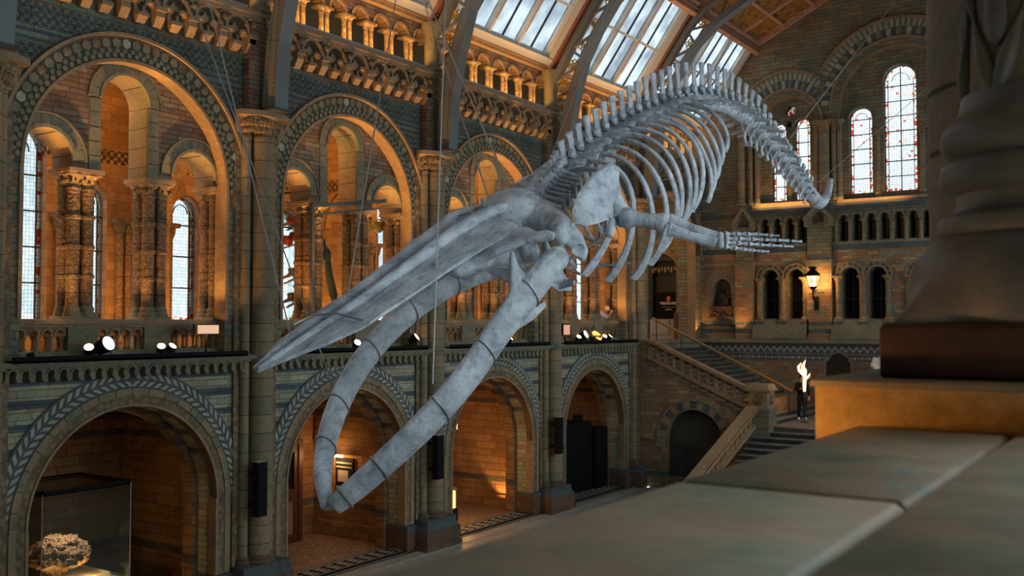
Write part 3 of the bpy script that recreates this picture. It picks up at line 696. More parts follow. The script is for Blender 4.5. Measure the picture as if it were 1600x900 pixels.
# warm brick facing of the lower storey (stands 5 cm proud)
m = M()
low_out = rect(-18.0, -12.6, -.66, 3.0)
m.plate(endw, rect(-18.0, -16.31, -.66, 3.3), [arch(-16.99, .42, .71, 1.54, 14)], 0, .05)
m.plate(endw, rect(-15.49, -13.16, -.66, 3.3), [arch(x, .36, .18, 1.95, 14) for x in lows[:2]], 0, .05)
m.plate(endw, rect(-12.11, mir(-12.11), -.66, 3.3), [arch(x, .36, .18, 1.95, 14) for x in (lows[2], lows[3], lows[6], lows[7])], 0, .05)
m.plate(endw, rect(-18.0, mir(-18.0), FL, -.66), [], 0, .06)
struct('wall_end', m, M_endlow)
# striped dado: dark courses, zigzag and disc friezes
m = M(); Zz = -.98
m.box(-18, mir(-18), YE - .075, YE, -1.60, -.86, 1)
m.box(-18, mir(-18), YE - .085, YE, -1.30, -1.27, 0); m.box(-18, mir(-18), YE - .085, YE, -.90, -.86, 0)
n = 60
for i in range(n):
    x = -18 + i * .29; 
    if x > mir(-18): break
    for j in (0, 1):
        xa = x + j*.145; za, zb = (-1.2, -1.0) if j == 0 else (-1.0, -1.2)
        m.add([(xa, YE - .09, za - .05), (xa + .145, YE - .09, zb - .05), (xa + .145, YE - .09, zb + .05), (xa, YE - .09, za + .05), (xa, YE - .07, za - .05), (xa + .145, YE - .07, zb - .05), (xa + .145, YE - .07, zb + .05), (xa, YE - .07, za + .05)],
              [(0, 1, 2, 3), (0, 4, 5, 1), (3, 2, 6, 7)], 2)
    m.plate(endw, circ(x + .07, -1.46, .055, 8), [], .07, .09, 2); m.plate(endw, circ(x + .215, -1.46, .035, 6), [], .07, .09, 2)
struct('trim_9', m, [M_stone, M_blue, M_leaf], smooth=0)
m = M()                                          # stone seat courses under the lower arcade, in three steps
for x0, x1 in ((-15.49, -13.16), (-12.11, mir(-12.11)), (mir(-13.16), mir(-15.49))):
    for k in range(4): m.box(x0, x1, YE - .22 - .1*k, YE, -.66 + .0*k, .14 - .2*k)
m.box(-18, mir(-18), YE - .45, YE, -.84, -.66)
struct('trim_10', m, M_stone2)
# string courses, blue base band of the little gallery, sill of the great windows
m = M()
m.box(-18, mir(-18), YE - .14, YE, 3.28, 3.36, 0); m.box(-15.49, -13.16, YE - .1, YE, 3.04, 3.28, 1); m.box(-12.11, mir(-12.11), YE - .1, YE, 3.04, 3.28, 1)
m.box(-16.31, mir(-16.31), YE - .2, YE, 4.74, 4.95, 1); m.box(-15.6, mir(-15.6), YE - .12, YE, 4.95, 5.02, 1); m.box(-18, -16.31, YE - .1, YE, 4.66, 4.76, 1); m.box(-18, -16.3, YE - .1, YE, 2.52, 2.6, 0)
m.box(-15.6, -12.5, YE - .1, YE + .3, 5.02, 5.2, 2); m.box(-11.9, mir(-11.9), YE - .08, YE + .3, 5.02, 5.14, 2)
struct('trim_11', m, [M_stone2, M_blue, M_stone])
# pilasters with little gables
for k, (x0, x1, za) in enumerate(((-16.31, -15.49, 5.02), (-13.16, -12.11, 5.04), (mir(-12.11), mir(-13.16), 5.04), (mir(-15.49), mir(-16.31), 5.02))):
    xc = (x0 + x1)/2; m = M()
    m.box(x0, x1, YE - .3, YE, -.66, 2.58, 1); m.box(x0 + .04, x1 - .04, YE - .27, YE, 2.66, 4.2, 0); m.box(x0 - .03, x1 + .03, YE - .34, YE, 2.58, 2.66, 0)
    m.plate(endw, [(x0 + .04, 4.0), (x1 - .04, 4.0), (x1 - .04, 4.45), (xc, za - .08), (x0 + .04, 4.45)], [arch(xc, .25, 4.02, 4.4, 10)], .27, .36, 0)
    m.plate(endw, [(x0 - .1, 4.32), (x0 + .02, 4.30), (xc, za - .12), (x1 - .02, 4.30), (x1 + .1, 4.32), (x1 + .1, 4.4), (xc, za + .04), (x0 - .1, 4.4)], [], .25, .46, 2)
    for x in (x0 + .03, x1 - .03): m.box(x - .09, x + .09, YE - .4, YE, 4.05, 4.34, 2)
    struct('trim_12', m, [M_end, M_endlow, M_stone2])
# mouldings of the little gallery and of the lower arcade
for x in mini:
    m = M(); m.ringb(endw, x, 4.33, .19, .27, 0, .06, 7, gap=.06)
    struct('trim_13', m, M_stone2)
for i, x in enumerate(lows[:-1]):
    m = M(); m.ringb(endw, x, 1.95, .36, .44, .04, .13, 9, gap=.0, mi=(0,)); m.ringb(endw, x, 1.95, .44, .56, .04, .08, 13, gap=.05, mi=(1, 0)); m.ringb(endw, x, 1.95, .56, .61, .04, .14, 12, mi=(2,))
    struct('trim_14', m, [M_stone2, M_blue, M_stone])
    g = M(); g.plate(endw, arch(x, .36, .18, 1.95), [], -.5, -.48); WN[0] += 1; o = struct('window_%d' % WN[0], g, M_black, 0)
    g = M(); g.plate(endw, rect(x - .36, x + .36, 1.0, 1.03), [], -.48, -.45); g.plate(endw, rect(x - .015, x + .015, .18, 2.2), [], -.48, -.45)
    g.plate(endw, arch(x, .36, .18, 1.95), [arch(x, .31, .23, 1.95)], -.48, -.4); build('window_frame', g, M_irondk, o, 0)
# great windows of the end wall
def greatarch(cx, r, z, wins, ocu=None, rings=0, lim=(9, 9)):
    m = M(); hs = [arch(u, w2, v0, tp - w2, 18) for u, w2, v0, tp in wins]
    if ocu: hs.append(circ(*ocu))
    m.plate(endw, arch(cx, r + .05, 5.0, z, 24), hs, -.85, -.45)
    for u, w2, v0, tp in wins: m.ringb(endw, u, tp - w2, w2, w2 + .09, -.5, -.38, 12, gap=0); m.ringb(endw, u, tp - w2, w2 + .1, w2 + .3, -.5, -.43, 13, gap=.05)
    if ocu: m.ringb(endw, ocu[0], ocu[1], ocu[2], ocu[2] + .09, -.45, -.4, 16, 0, 2*PI)
    struct('wall_end', m, M_end)
    m = M()
    m.ringb(endw, cx, z, r - .06, r + .05, -.5, -.1, 24, mi=(0,)); m.ringb(endw, cx, z, r + .05, r + .22, -.3, -.02, 32, mi=(1, 3), gap=.02); m.ringb(endw, cx, z, r + .22, r + .3, -.1, .12, 24, mi=(0,))
    def lims(ro): return math.acos(min(1, lim[1]/ro)), PI - math.acos(min(1, lim[0]/ro))
    for r0, r1, dd, n, mi, gp in ((r + .30, r + .66, .03, 30 if r < 2 else 44, (2, 4, 2, 5), .03), (r + .68, r + 1.0, .03, 46 if r < 2 else 66, (5, 4), .06), (r + 1.0, r + 1.1, .14, 24, (0,), 0)):
        a0, a1 = lims(r1); m.ringb(endw, cx, z, r0, r1, 0, dd, n, a0, a1, mi=mi, gap=gp)
    struct('trim_15', m, [M_stone, M_dark, M_blue, M_carve, M_stone2, M_leaf])
    for u, w2, v0, tp in wins:
        WN[0] += 1; window(WN[0], endw, u, w2 - .01, v0, tp - .01, 'fig', 1, -.65, bw=.13, centre=w2 > .5, hstep=.62)
    if ocu:
        g = M(); g.plate(endw, circ(ocu[0], ocu[1], ocu[2]), [], -.66, -.65); WN[0] += 1; struct('window_%d' % WN[0], g, G_red, 0)
greatarch(SA, SAr, SAz, [(-14.55, .33, 5.34, 8.72), (-13.52, .34, 5.34, 8.86)], (-14.02, 9.22, .24), lim=(9, 1.5))
greatarch(mir(SA), SAr, SAz, [(mir(-14.55), .33, 5.34, 8.72), (mir(-13.52), .34, 5.34, 8.86)], (mir(-14.02), 9.22, .24), lim=(1.5, 9))
greatarch(CX, BAr, BAz, [(-11.06, .47, 5.42, 9.02), (CX, .64, 5.42, 10.6), (mir(-11.06), .47, 5.42, 9.02)], None, .0, lim=(3.07, 3.07))
# ------------------------------------------------------------------ hall piers
for k, p in enumerate(PIER):
    who = ['half hidden at the left edge', 'left of the whale snout tip', 'behind the crossing lower jaws', 'behind the whale neck', 'beside the staircase'][k]
    t = thing('clustered_pier', 'tall clustered terracotta pier with carved capital, %s' % who, 'pier', (XW, p, FL), 'piers of the side wall')
    m = M(); m.lathe(XW + .17, p + .06, [(.29, -5.42), (.27, -5.36), (.27, 4.3)], 20); build('shaft', m, M_pier, t)
    for s_ in (-1, 1):
        m = M(); m.lathe(XW + .10, p + s_*.37, [(.14, -5.42), (.12, -5.36), (.12, 4.3)], 12); build('side_shaft', m, M_pier, t)
        m = M(); m.box(XW - .1, XW + .07, p + s_*.55 - .085, p + s_*.55 + .085, -5.5, 4.3); build('carved_strip', m, M_carve, t)
    m = M(); m.box(XW - .1, XW + .03, p - .62, p + .62, -5.5, 4.4)
    build('backing', m, M_stone2, t)
    m = M()
    for z0, z1, e in ((FL, -6.2, .12), (-6.2, -5.78, .08)): m.box(XW - .2, XW + .5 + e, p - .68 - e, p + .68 + e, z0, z1, 0)
    m.frust(XW + .15, p, -5.78, -5.66, .42, .72, .36, .66, 1); m.box(XW - .2, XW + .5, p - .66, p + .66, -5.66, -5.5, 1)
    m.lathe(XW + .17, p + .06, [(.38, -5.5), (.39, -5.45), (.33, -5.4), (.34, -5.36), (.28, -5.3)], 20, 0)
    for s_ in (-1, 1): m.lathe(XW + .1, p + s_*.37, [(.18, -5.5), (.19, -5.45), (.15, -5.4), (.16, -5.36), (.12, -5.3)], 14, 0)
    build('base', m, [M_base, M_blue], t)
    m = M()
    for z in (-.86, -.74): m.lathe(XW + .17, p + .06, [(.27, z - .04), (.32, z - .02), (.32, z + .02), (.27, z + .04)], 20); 
    for s_ in (-1, 1):
        for z in (-.86, -.74): m.lathe(XW + .1, p + s_*.37, [(.12, z - .04), (.165, z - .02), (.165, z + .02), (.12, z + .04)], 12)
    m.box(XW - .05, XW + .2, p - .64, p + .64, -.86, -.74)
    build('shaft_ring', m, M_stone2, t)
    m = M(); m.lathe(XW + .17, p + .06, [(.3, 4.26), (.3, 4.32), (.27, 4.34), (.3, 4.5), (.38, 4.68), (.46, 4.76)], 20, 0)
    for s_ in (-1, 1): m.lathe(XW + .1, p + s_*.37, [(.14, 4.26), (.14, 4.32), (.12, 4.34), (.15, 4.5), (.22, 4.68), (.3, 4.76)], 12, 0)
    for s_ in (-1, 1): m.frust(XW, p + s_*.52, 4.3, 4.76, .1, .12, .2, .22, 0)
    for j in range(16):                         # carved leaves
        q = -PI/2 + PI*j/15; m.sph((XW + .17 + .36*math.cos(q), p + .06*0 + .56*math.sin(q), 4.62), (.05, .06, .1), 6, 4, 0); m.sph((XW + .15 + .31*math.cos(q), p + .5*math.sin(q), 4.46), (.04, .05, .09), 6, 4, 0)
    build('capital', m, M_cap, t)
    m = M(); m.plate(lambda u, v, d: (u, v, d), [(XW - .1, p - .72), (XW + .35, p - .72), (XW + .62, p - .25), (XW + .62, p + .35), (XW + .35, p + .78), (XW - .1, p + .78)], [], 4.76, 4.88)
    build('abacus', m, M_stone, t)
    m = M(); m.box(XW - .1, XW + .26, p - .42, p + .42, 4.88, 6.98, 0); m.box(XW - .1, XW + .33, p - .48, p + .48, 6.98, 7.04, 0)
    m.lathe(XW + .1, p, [(.3, 7.27), (.3, 7.33), (.24, 7.36), (.24, 8.3), (.34, 8.5), (.34, 8.66)], 14, 1)
    build('upper_pilaster', m, [M_tymp, M_stone2], t)
# ------------------------------------------------------------------ upper corbel tables
def corbel_table(b):
    c = CB[b]
    t = thing('corbel_table', 'row of round corbel arches lit orange from below, %s' % BAY[b], 'corbel table', (XW, c, 6.3), 'corbel tables under the cornice')
    for i in range(7):
        y = c + .83*(i - 3)
        m = M(); 
        ou = [(y - .415, 6.66)] + arch(y, .30, 6.66, 6.68, 10)[0:] + [(y + .415, 6.66), (y + .415, 7.03), (y - .415, 7.03)]
        m.plate(side, ou, [], 0, .20); m.ringb(side, y, 6.68, .30, .37, .2, .26, 10, gap=0)
        for s_ in (-1, 1):                      # inner lobes and the bracket inside the arch
            m.ringb(side, y + s_*.19, 6.62, .07, .13, .02, .22, 5, gap=0)
        m.plate(side, [(y - .13, 6.44), (y + .13, 6.44), (y + .13, 6.72), (y, 6.9), (y - .13, 6.72)], [(rect(y - .07, y + .07, 6.5, 6.7))], .0, .12)
        m.box(XW, XW + .28, y - .13, y + .13, 6.36, 6.44); m.frust(XW + .08, y, 6.24, 6.36, .06, .1, .16, .12)
        build('corbel_arch', m, M_stone, t)
        if True:
            m = M(); yj = y + .415; m.box(XW, XW + .32, yj - .12, yj + .12, 6.56, 6.66); m.box(XW, XW + .26, yj - .11, yj + .11, 6.44, 6.56); m.frust(XW + .09, yj, 6.24, 6.44, .05, .1, .18, .11)
            build('corbel', m, M_stone, t)
            m = M(); m.sph((XW + .26, yj, 6.88), (.09, .085, .1), 8, 6); m.sph((XW + .34, yj, 6.87), (.03, .025, .03), 6, 4); m.box(XW + .1, XW + .34, yj - .14, yj + .14, 6.98, 7.03)
            build('carved_head', m, M_cap, t)
    return t
for b in range(NB + 1): corbel_table(b)
# ------------------------------------------------------------------ twin colonnettes of the roof passage
def twin(label, loc, group):
    t = thing('twin_colonnette', label, 'column', loc, group)
    x, y, z = loc
    for q in (-.1, .1):
        m = M(); m.lathe(x, y + q, [(.085, z + .1), (.07, z + .14), (.065, z + .62)], 10); build('shaft', m, M_cap, t)
    m = M(); m.box(x - .2, x + .13, y - .2, y + .2, z, z + .05)
    for q in (-.1, .1): m.lathe(x, y + q, [(.1, z + .05), (.1, z + .08), (.075, z + .12)], 10)
    build('base', m, M_cap, t)
    m = M()
    for q in (-.1, .1): m.lathe(x, y + q, [(.08, z + .6), (.085, z + .62), (.07, z + .64), (.12, z + .72)], 10)
    m.box(x - .22, x + .14, y - .23, y + .23, z + .72, z + .78)
    build('capital', m, M_cap, t)
    return t
tw = None
for b in range(NB + 1):
    for i in range(7):
        lab = '%s twin colonnette from the left under the roof, %s' % (ORD[i], BAY[b]); loc = (XW - .2, CB[b] + .84*(i - 3), 7.36)
        if tw is None: tw = twin(lab, loc, 'twin colonnettes under the roof'); twk = kids(tw)
        else: copy_tree(tw, loc, lab, parts=twk)
# ------------------------------------------------------------------ clustered columns of the gallery
def cluster(label, loc, group):
    t = thing('clustered_column', label, 'column', loc, group); x, y, z = loc
    for a in (-.16, .16):
        for q in (-.155, .155):
            m = M(); pr = [(.13, z + .26)]
            for j in range(1, 5):
                zz = z + .26 + (2.4)*j/4.0
                if j < 4: pr += [(.13, zz - .05), (.155, zz - .03), (.155, zz + .03), (.13, zz + .05)]
                else: pr += [(.13, zz)]
            m.lathe(x + a, y + q, pr, 12); build('shaft', m, M_shaft, t)
    m = M(); m.box(x - .33, x + .33, y - .33, y + .33, z, z + .06)
    for a in (-.16, .16):
        for q in (-.155, .155): m.lathe(x + a, y + q, [(.18, z + .06), (.19, z + .1), (.15, z + .16), (.165, z + .2), (.13, z + .27)], 12)
    build('base', m, M_stone2, t)
    m = M()
    for a in (-.16, .16):
        for q in (-.155, .155): m.lathe(x + a, y + q, [(.15, z + 2.62), (.15, z + 2.66), (.13, z + 2.69), (.15, z + 2.8), (.22, z + 2.9)], 12)
    for j in range(7):
        for q in (-1, 1): m.sph((x + .28, y - .3 + .1*j, z + 2.76 + .06*(j % 2)), (.05, .035, .05), 6, 4)
        m.sph((x - .1 + .06*j, y - .3, z + 2.78), (.03, .05, .05), 6, 4); m.sph((x - .1 + .06*j, y + .3, z + 2.78), (.03, .05, .05), 6, 4)
    build('capital', m, M_cap, t)
    m = M(); m.box(x - .36, x + .36, y - .36, y + .36, z + 2.9, z + 2.95); m.box(x - .39, x + .39, y - .39, y + .39, z + 2.95, z + 3.03)
    build('abacus', m, M_stone, t)
    return t
cl = None
for b in range(NB):
    for i, o in enumerate((-2.66, -.875, .875, 2.66)):
        lab = '%s clustered column from the left on the gallery parapet, %s' % (ORD[i], BAY[b]); loc = (XW - .66, CB[b] + o, .08)
        if cl is None: cl = cluster(lab, loc, 'clustered gallery columns'); clk = kids(cl)
        else: copy_tree(cl, loc, lab, parts=clk)
# ------------------------------------------------------------------ gallery balustrades
def balustrade(b):
    c = CB[b]; t = thing('balustrade', 'terracotta gallery balustrade of small round arches, %s' % BAY[b], 'balustrade', (XW - .5, c, -.73), 'gallery balustrades')
    x0, x1 = XW - .8, XW - .38
    m = M(); m.box(x0 - .06, x1 + .10, c - 2.85, c + 2.85, -.02, .08); m.box(x0, x1 + .05, c - 2.85, c + 2.85, -.08, -.02); build('coping', m, M_stone, t)
    m = M(); m.box(x0, x1 + .14, c - 2.85, c + 2.85, -.73, -.60); m.box(x0, x1 + .06, c - 2.85, c + 2.85, -.60, -.55); build('plinth', m, M_stone2, t)
    for o, wd in ((-2.6, .26), (-.875, .33), (.875, .33), (2.6, .26)):
        m = M(); m.box(x0, x1 + .05, c + o - wd, c + o + wd, -.55, -.42, 0); m.box(x0, x1 + .05, c + o - wd, c + o + wd, -.42, -.3, 1); m.box(x0, x1 + .05, c + o - wd, c + o + wd, -.3, -.08, 0)
        build('pedestal', m, [M_stone2, M_stone], t)
    for cc, n in ((-1.775 + .02, 4), (0, 4), (1.775 - .02, 4)):
        w_ = 1.09; st = w_/n; a0 = c + cc - w_/2
        hs = [arch(a0 + st*(i + .5), st*.31, -.26, -.22, 8) for i in range(n)]
        ou = [(a0, -.26)] + [p for h in hs for p in h] + [(a0 + w_, -.26), (a0 + w_, -.08), (a0, -.08)]
        m = M(); m.plate(side, ou, [], -.7, -.40)
        for i in range(n): m.ringb(side, a0 + st*(i + .5), -.22, st*.31, st*.44, -.4, -.37, 7, gap=0)
        build('arch_rail', m, M_stone, t)
        for i in range(n + 1):
            if 0 < i < n or True:
                y = a0 + st*i; y = max(a0 + .03, min(a0 + w_ - .03, y))
                m = M(); m.lathe(XW - .5, y, [(.05, -.55), (.055, -.52), (.035, -.5), (.032, -.34), (.055, -.30), (.06, -.26)], 8); m.lathe(XW - .64, y, [(.05, -.55), (.055, -.52), (.035, -.5), (.032, -.34), (.055, -.30), (.06, -.26)], 8)
                build('baluster', m, M_stone, t)
    return t
for b in range(NB): balustrade(b)
for b in range(NB):                              # black lighting shelf in front of each balustrade
    m = M(); m.box(XW - .2, XW + .42, CB[b] - 2.72, CB[b] + 2.72, -.73, -.70); m.box(XW + .36, XW + .42, CB[b] - 2.72, CB[b] + 2.72, -.74, -.62)
    solo('lighting_shelf', m, M_black, 'black lighting shelf at the foot of the balustrade, %s' % BAY[b], 'shelf', 'black lighting shelves')
# ------------------------------------------------------------------ iron roof trusses
INN = [(-17.36, 4.9), (-17.30, 5.7), (-17.22, 6.5), (-16.95, 7.7), (-16.55, 8.85), (-16.02, 9.75), (-15.35, 10.65), (-14.5, 11.4), (-13.2, 12.1), (-11.4, 12.8), (CX, 13.1)]
OUT = [(-17.9, 7.35), (-17.75, 8.2), (-17.1, 9.3), (-16.4, 10.3), (-15.7, 11.3), (-15.0, 12.05), (-13.9, 12.6), (-11.9, 13.6), (CX, 14.6)]
def truss(p, label):
    t = thing('roof_truss', label, 'truss', (XW, p, 4.9), 'iron roof trusses')
    for nm, mr in (('left', lambda x: x), ('right', lambda x: 2*CX - x)):
        m = M(); k = len(INN)
        for i in range(k - 1):
            a, b2 = INN[i], INN[i+1]; dx = b2[0]-a[0]; dz = b2[1]-a[1]; L = math.hypot(dx, dz)
            wd = [.40, .40, .38, .34, .26, .22, .2, .2, .2, .2, .2]
            for dy in (-.17, .13):
                pts = []
                for (x, z), wv in ((a, wd[i]), (b2, wd[i+1])):
                    pts.append((x, z, wv/2))
                n_ = (-dz/L, dx/L)
                q = [(pts[0][0] + n_[0]*pts[0][2], pts[0][1] + n_[1]*pts[0][2]), (pts[0][0] - n_[0]*pts[0][2], pts[0][1] - n_[1]*pts[0][2]),
                     (pts[1][0] - n_[0]*pts[1][2], pts[1][1] - n_[1]*pts[1][2]), (pts[1][0] + n_[0]*pts[1][2], pts[1][1] + n_[1]*pts[1][2])]
                if nm == 'right': q = [(mr(x), z) for x, z in q]
                m.plate(lambda u, v, d: (u, d, v), q, [], p + dy, p + dy + .04)
            for e in (-1, 1):
                A = Vector((mr(a[0] + n_[0]*pts[0][2]*e), p, a[1] + n_[1]*pts[0][2]*e)); B = Vector((mr(b2[0] + n_[0]*pts[1][2]*e), p, b2[1] + n_[1]*pts[1][2]*e))
                m.bar(A, B, .38, .035, up=(n_[0], 0, n_[1]) if nm == 'left' else (-n_[0], 0, n_[1]))
        build('lower_chord', m, M_iron, t, 0)
        m = M()
        for i in range(len(OUT) - 1): m.bar((mr(OUT[i][0]), p, OUT[i][1]), (mr(OUT[i+1][0]), p, OUT[i+1][1]), .3, .2)
        build('upper_chord', m, M_iron, t, 0)
        m = M(); pr = [(3, 1), (4, 1), (4, 2), (5, 2), (5, 3), (6, 3), (6, 4), (7, 4), (7, 5), (7, 6), (8, 6), (8, 7), (9, 7), (10, 7)]
        for a, b2 in [(2, 0), (3, 0)] + pr: m.bar((mr(INN[a][0]), p, INN[a][1]), (mr(OUT[b2][0]), p, OUT[b2][1]), .08, .08)
        build('lattice', m, M_iron, t, 0)
        for j, (x, z) in enumerate(((-17.35, 8.15), (-17.0, 8.75), (-16.6, 9.35), (-16.1, 10.0), (-15.6, 10.75), (-15.05, 11.45), (-14.2, 12.0), (-13.0, 12.5)) if nm == 'left' else ()):
            m = M()
            for q in range(5):
                a = q*1.26 + j; m.ringb(lambda u, v, d: (u, p + d, v), x + .12*math.cos(a), z + .12*math.sin(a), .05, .085, -.02, .02, 8, 0, 2*PI)
            m.ringb(lambda u, v, d: (u, p + d, v), x, z, .03, .08, -.03, .03, 8, 0, 2*PI)
            build('gilded_rosette', m, M_gold, t, 0)
    m = M()                                    # rivets on the foot, seen as double rows
    for s_ in (-1, 1):
        for i in range(26):
            z = 4.98 + i*.105; xx = -17.36 + (z - 4.9)*.085
            for dy in (-.1, .1):
                m.sph((xx + s_*0 + dy, p - .175, z), (.016, .012, .016), 5, 3)
    build('rivets', m, M_irondk, t)
    m = M(); m.box(-17.65, -17.08, p - .26, p + .26, 4.88, 4.93); build('foot_plate', m, M_irondk, t)
    return t
for k, p in enumerate(PIER):
    truss(p, 'grey riveted iron roof truss springing from the %s' % ['pier at the left edge', 'pier left of the snout', 'pier above the whale snout', 'pier behind the whale neck', 'pier beside the staircase'][k])
# ------------------------------------------------------------------ shafts of the end wall
def wallshaft(x, r, z0, z1, zc, lab, y=YE - .12):
    t = thing('wall_shaft', lab, 'column', (x, y, z0))
    m = M(); m.lathe(x, y, [(r*1.5, z0), (r*1.5, z0 + .12), (r*1.2, z0 + .16), (r*1.3, z0 + .24), (r, z0 + .3)], 14); build('base', m, M_stone2, t)
    m = M(); m.lathe(x, y, [(r, z0 + .3), (r, z1)], 14); build('shaft', m, M_pier, t)
    m = M(); m.lathe(x, y, [(r*1.1, z1), (r*1.15, z1 + .05), (r, z1 + .07), (r*1.2, z1 + .25), (r*1.6, zc - .1)], 14)
    m.box(x - r*1.7, x + r*1.7, y - r*1.7, YE + .1, zc - .1, zc); build('capital', m, M_cap, t)
for x, r, nm in ((-16.05, .17, 'thick shaft at the far left of the end wall windows'), (-15.62, .10, 'thin shaft left of the paired stained windows'), (-15.34, .10, 'inner thin shaft left of the paired stained windows'),
                 (-14.03, .10, 'slim shaft between the paired stained windows'), (-12.72, .10, 'inner thin shaft right of the paired stained windows'), (-12.40, .22, 'thick shaft with carved capital between the two window groups'), (-12.0, .11, 'thin shaft left of the great triple window'),
                 (-11.78, .10, 'inner thin shaft left of the great triple window'), (-10.36, .11, 'slim shaft left of the tallest stained window'), (mir(-10.36), .11, 'slim shaft right of the tallest stained window'), (mir(-12.40), .22, 'thick shaft right of the great triple window')):
    low = abs(x + 14.03) < .01 or abs(abs(x - CX) - .88) < .01
    wallshaft(x, r, 5.14, 8.0 - (.35 if low else 0), 8.5 - (.45 if low else 0), 'terracotta ' + nm, YE - .12 if not low else YE + .36)
for i, x in enumerate([-15.05 - .28] + [q + .28 for q in mini[:4]] + [mini[4] - .28] + [mini[4] + .56*(j) + .28 for j in range(8)]):
    if x > -7.4: continue
    t = thing('gallery_colonnette', '%s little column from the left in the blind gallery of the end wall' % (ORD[i] if i < 16 else 'last'), 'column', (x, YE - .03, 3.36), 'colonnettes of the end wall gallery')
    m = M(); m.lathe(x, YE - .05, [(.1, 3.36), (.1, 3.42), (.07, 3.47)], 10); build('base', m, M_stone2, t)
    m = M(); m.lathe(x, YE - .05, [(.062, 3.46), (.062, 4.12)], 10); build('shaft', m, M_pier, t)
    m = M(); m.lathe(x, YE - .05, [(.07, 4.1), (.07, 4.13), (.11, 4.24)], 10); m.box(x - .12, x + .12, YE - .17, YE, 4.24, 4.31); build('capital', m, M_cap, t)
    m = M(); m.lathe(x + .28, YE + .45, [(.08, 3.36), (.05, 3.45), (.05, 4.2), (.1, 4.3), (.1, 4.75)], 8); build('rear_shaft', m, M_pier, t)
for i, x in enumerate((-15.25, -14.25, -13.27, -11.87, -10.87, -9.87, -9.09)):
    t = thing('arcade_column', '%s squat column from the left in the lower arcade of the end wall' % ORD[i], 'column', (x, YE - .1, -.1), 'columns of the lower end wall arcade')
    m = M(); m.box(x - .18, x + .18, YE - .3, YE, -.5, .16); m.lathe(x, YE - .14, [(.17, .16), (.17, .22), (.13, .3)], 12); build('base', m, M_endlow, t)
    m = M(); m.lathe(x, YE - .14, [(.12, .28), (.12, .95), (.14, .97), (.14, 1.03), (.12, 1.05), (.12, 1.66)], 12); build('shaft', m, M_pier, t)
    m = M(); m.lathe(x, YE - .14, [(.13, 1.66), (.13, 1.7), (.2, 1.86)], 12); m.box(x - .21, x + .21, YE - .34, YE, 1.86, 1.95); build('capital', m, M_cap, t)
# ------------------------------------------------------------------ staircase
LZ = -3.75
t = thing('grand_staircase', 'grey stone staircase with landing under the end wall and flight up to the left gallery', 'staircase', (-13, 36, FL))
m = M()
NS = 17; tr, ri = 5.62/NS, (LZ + 1.05)/NS*-1
for i in range(NS):
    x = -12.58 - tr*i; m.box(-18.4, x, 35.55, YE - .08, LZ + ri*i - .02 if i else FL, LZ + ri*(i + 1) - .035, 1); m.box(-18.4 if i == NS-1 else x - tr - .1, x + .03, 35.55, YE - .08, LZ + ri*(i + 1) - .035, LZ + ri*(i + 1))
m.box(-21.8, -18.2, 35.55, YE - .08, -1.2, -1.05)
build('side_flight', m, [M_stair, M_riser], t, 0)
m = M(); m.box(-12.95, mir(-12.95), 35.3, YE - .08, FL, LZ - .04); m.box(-12.95, mir(-12.95), 35.25, YE - .08, LZ - .04, LZ); build('landing', m, M_stair, t, 0)
m = M()
for i in range(16):
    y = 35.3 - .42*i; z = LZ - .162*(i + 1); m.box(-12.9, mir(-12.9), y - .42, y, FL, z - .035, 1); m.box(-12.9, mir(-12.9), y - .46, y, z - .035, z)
build('lower_flight', m, [M_stair, M_riser], t, 0)
for i in range(2):
    pass
# flank wall with its arch
FY = 35.2
fw_ = lambda u, v, d: (u, FY - d, v)
m = M()
def ztop(x): return -1.37 + (x + 17.28)*(-.4639)
out = [(-17.7, FL)] + arch(-15.45, 1.17, FL, -4.4, 20) + [(-12.95, FL), (-12.95, ztop(-12.95)), (-17.3, ztop(-17.3)), (-17.3, -.72), (-17.7, -.72)]
m.plate(fw_, out, [], -.35, 0); m.box(-17.5, -12.95, 35.4, 36.3, FL, -5.9); m.box(-17.3, -13, 40, 40.1, FL, -3.2)
struct('wall_stair_flank', m, M_flank)
m = M(); m.ringb(fw_, -15.45, -4.4, 1.17, 1.45, 0, .05, 15, mi=(0, 1), gap=.02); m.ringb(fw_, -15.45, -4.4, 1.45, 1.53, 0, .09, 20, mi=(2,)); m.ringb(fw_, -15.45, -4.4, 1.12, 1.18, -.3, .03, 20, mi=(2,))
for i in range(13):                              # stepped stone course under the balustrade
    x = -17.25 + i*.345; m.box(x, x + .345, FY - .10, FY, ztop(x + .17) - .16, ztop(x + .17) - .06, 2)
m.box(-17.5, -16.9, FY - .1, FY, -4.5, -4.42, 2)
struct('trim_16', m, [M_stone, M_blue, M_stone2])
m = M(); m.box(-17.3, -13, 35.6, 40, -3.0, -2.9); m.box(-17.3, -17.2, 35.6, 40, FL, -3); m.box(-13.1, -12.96, 35.6, 40, FL, -3); struct('wall_stair_recess', m, M_alc)
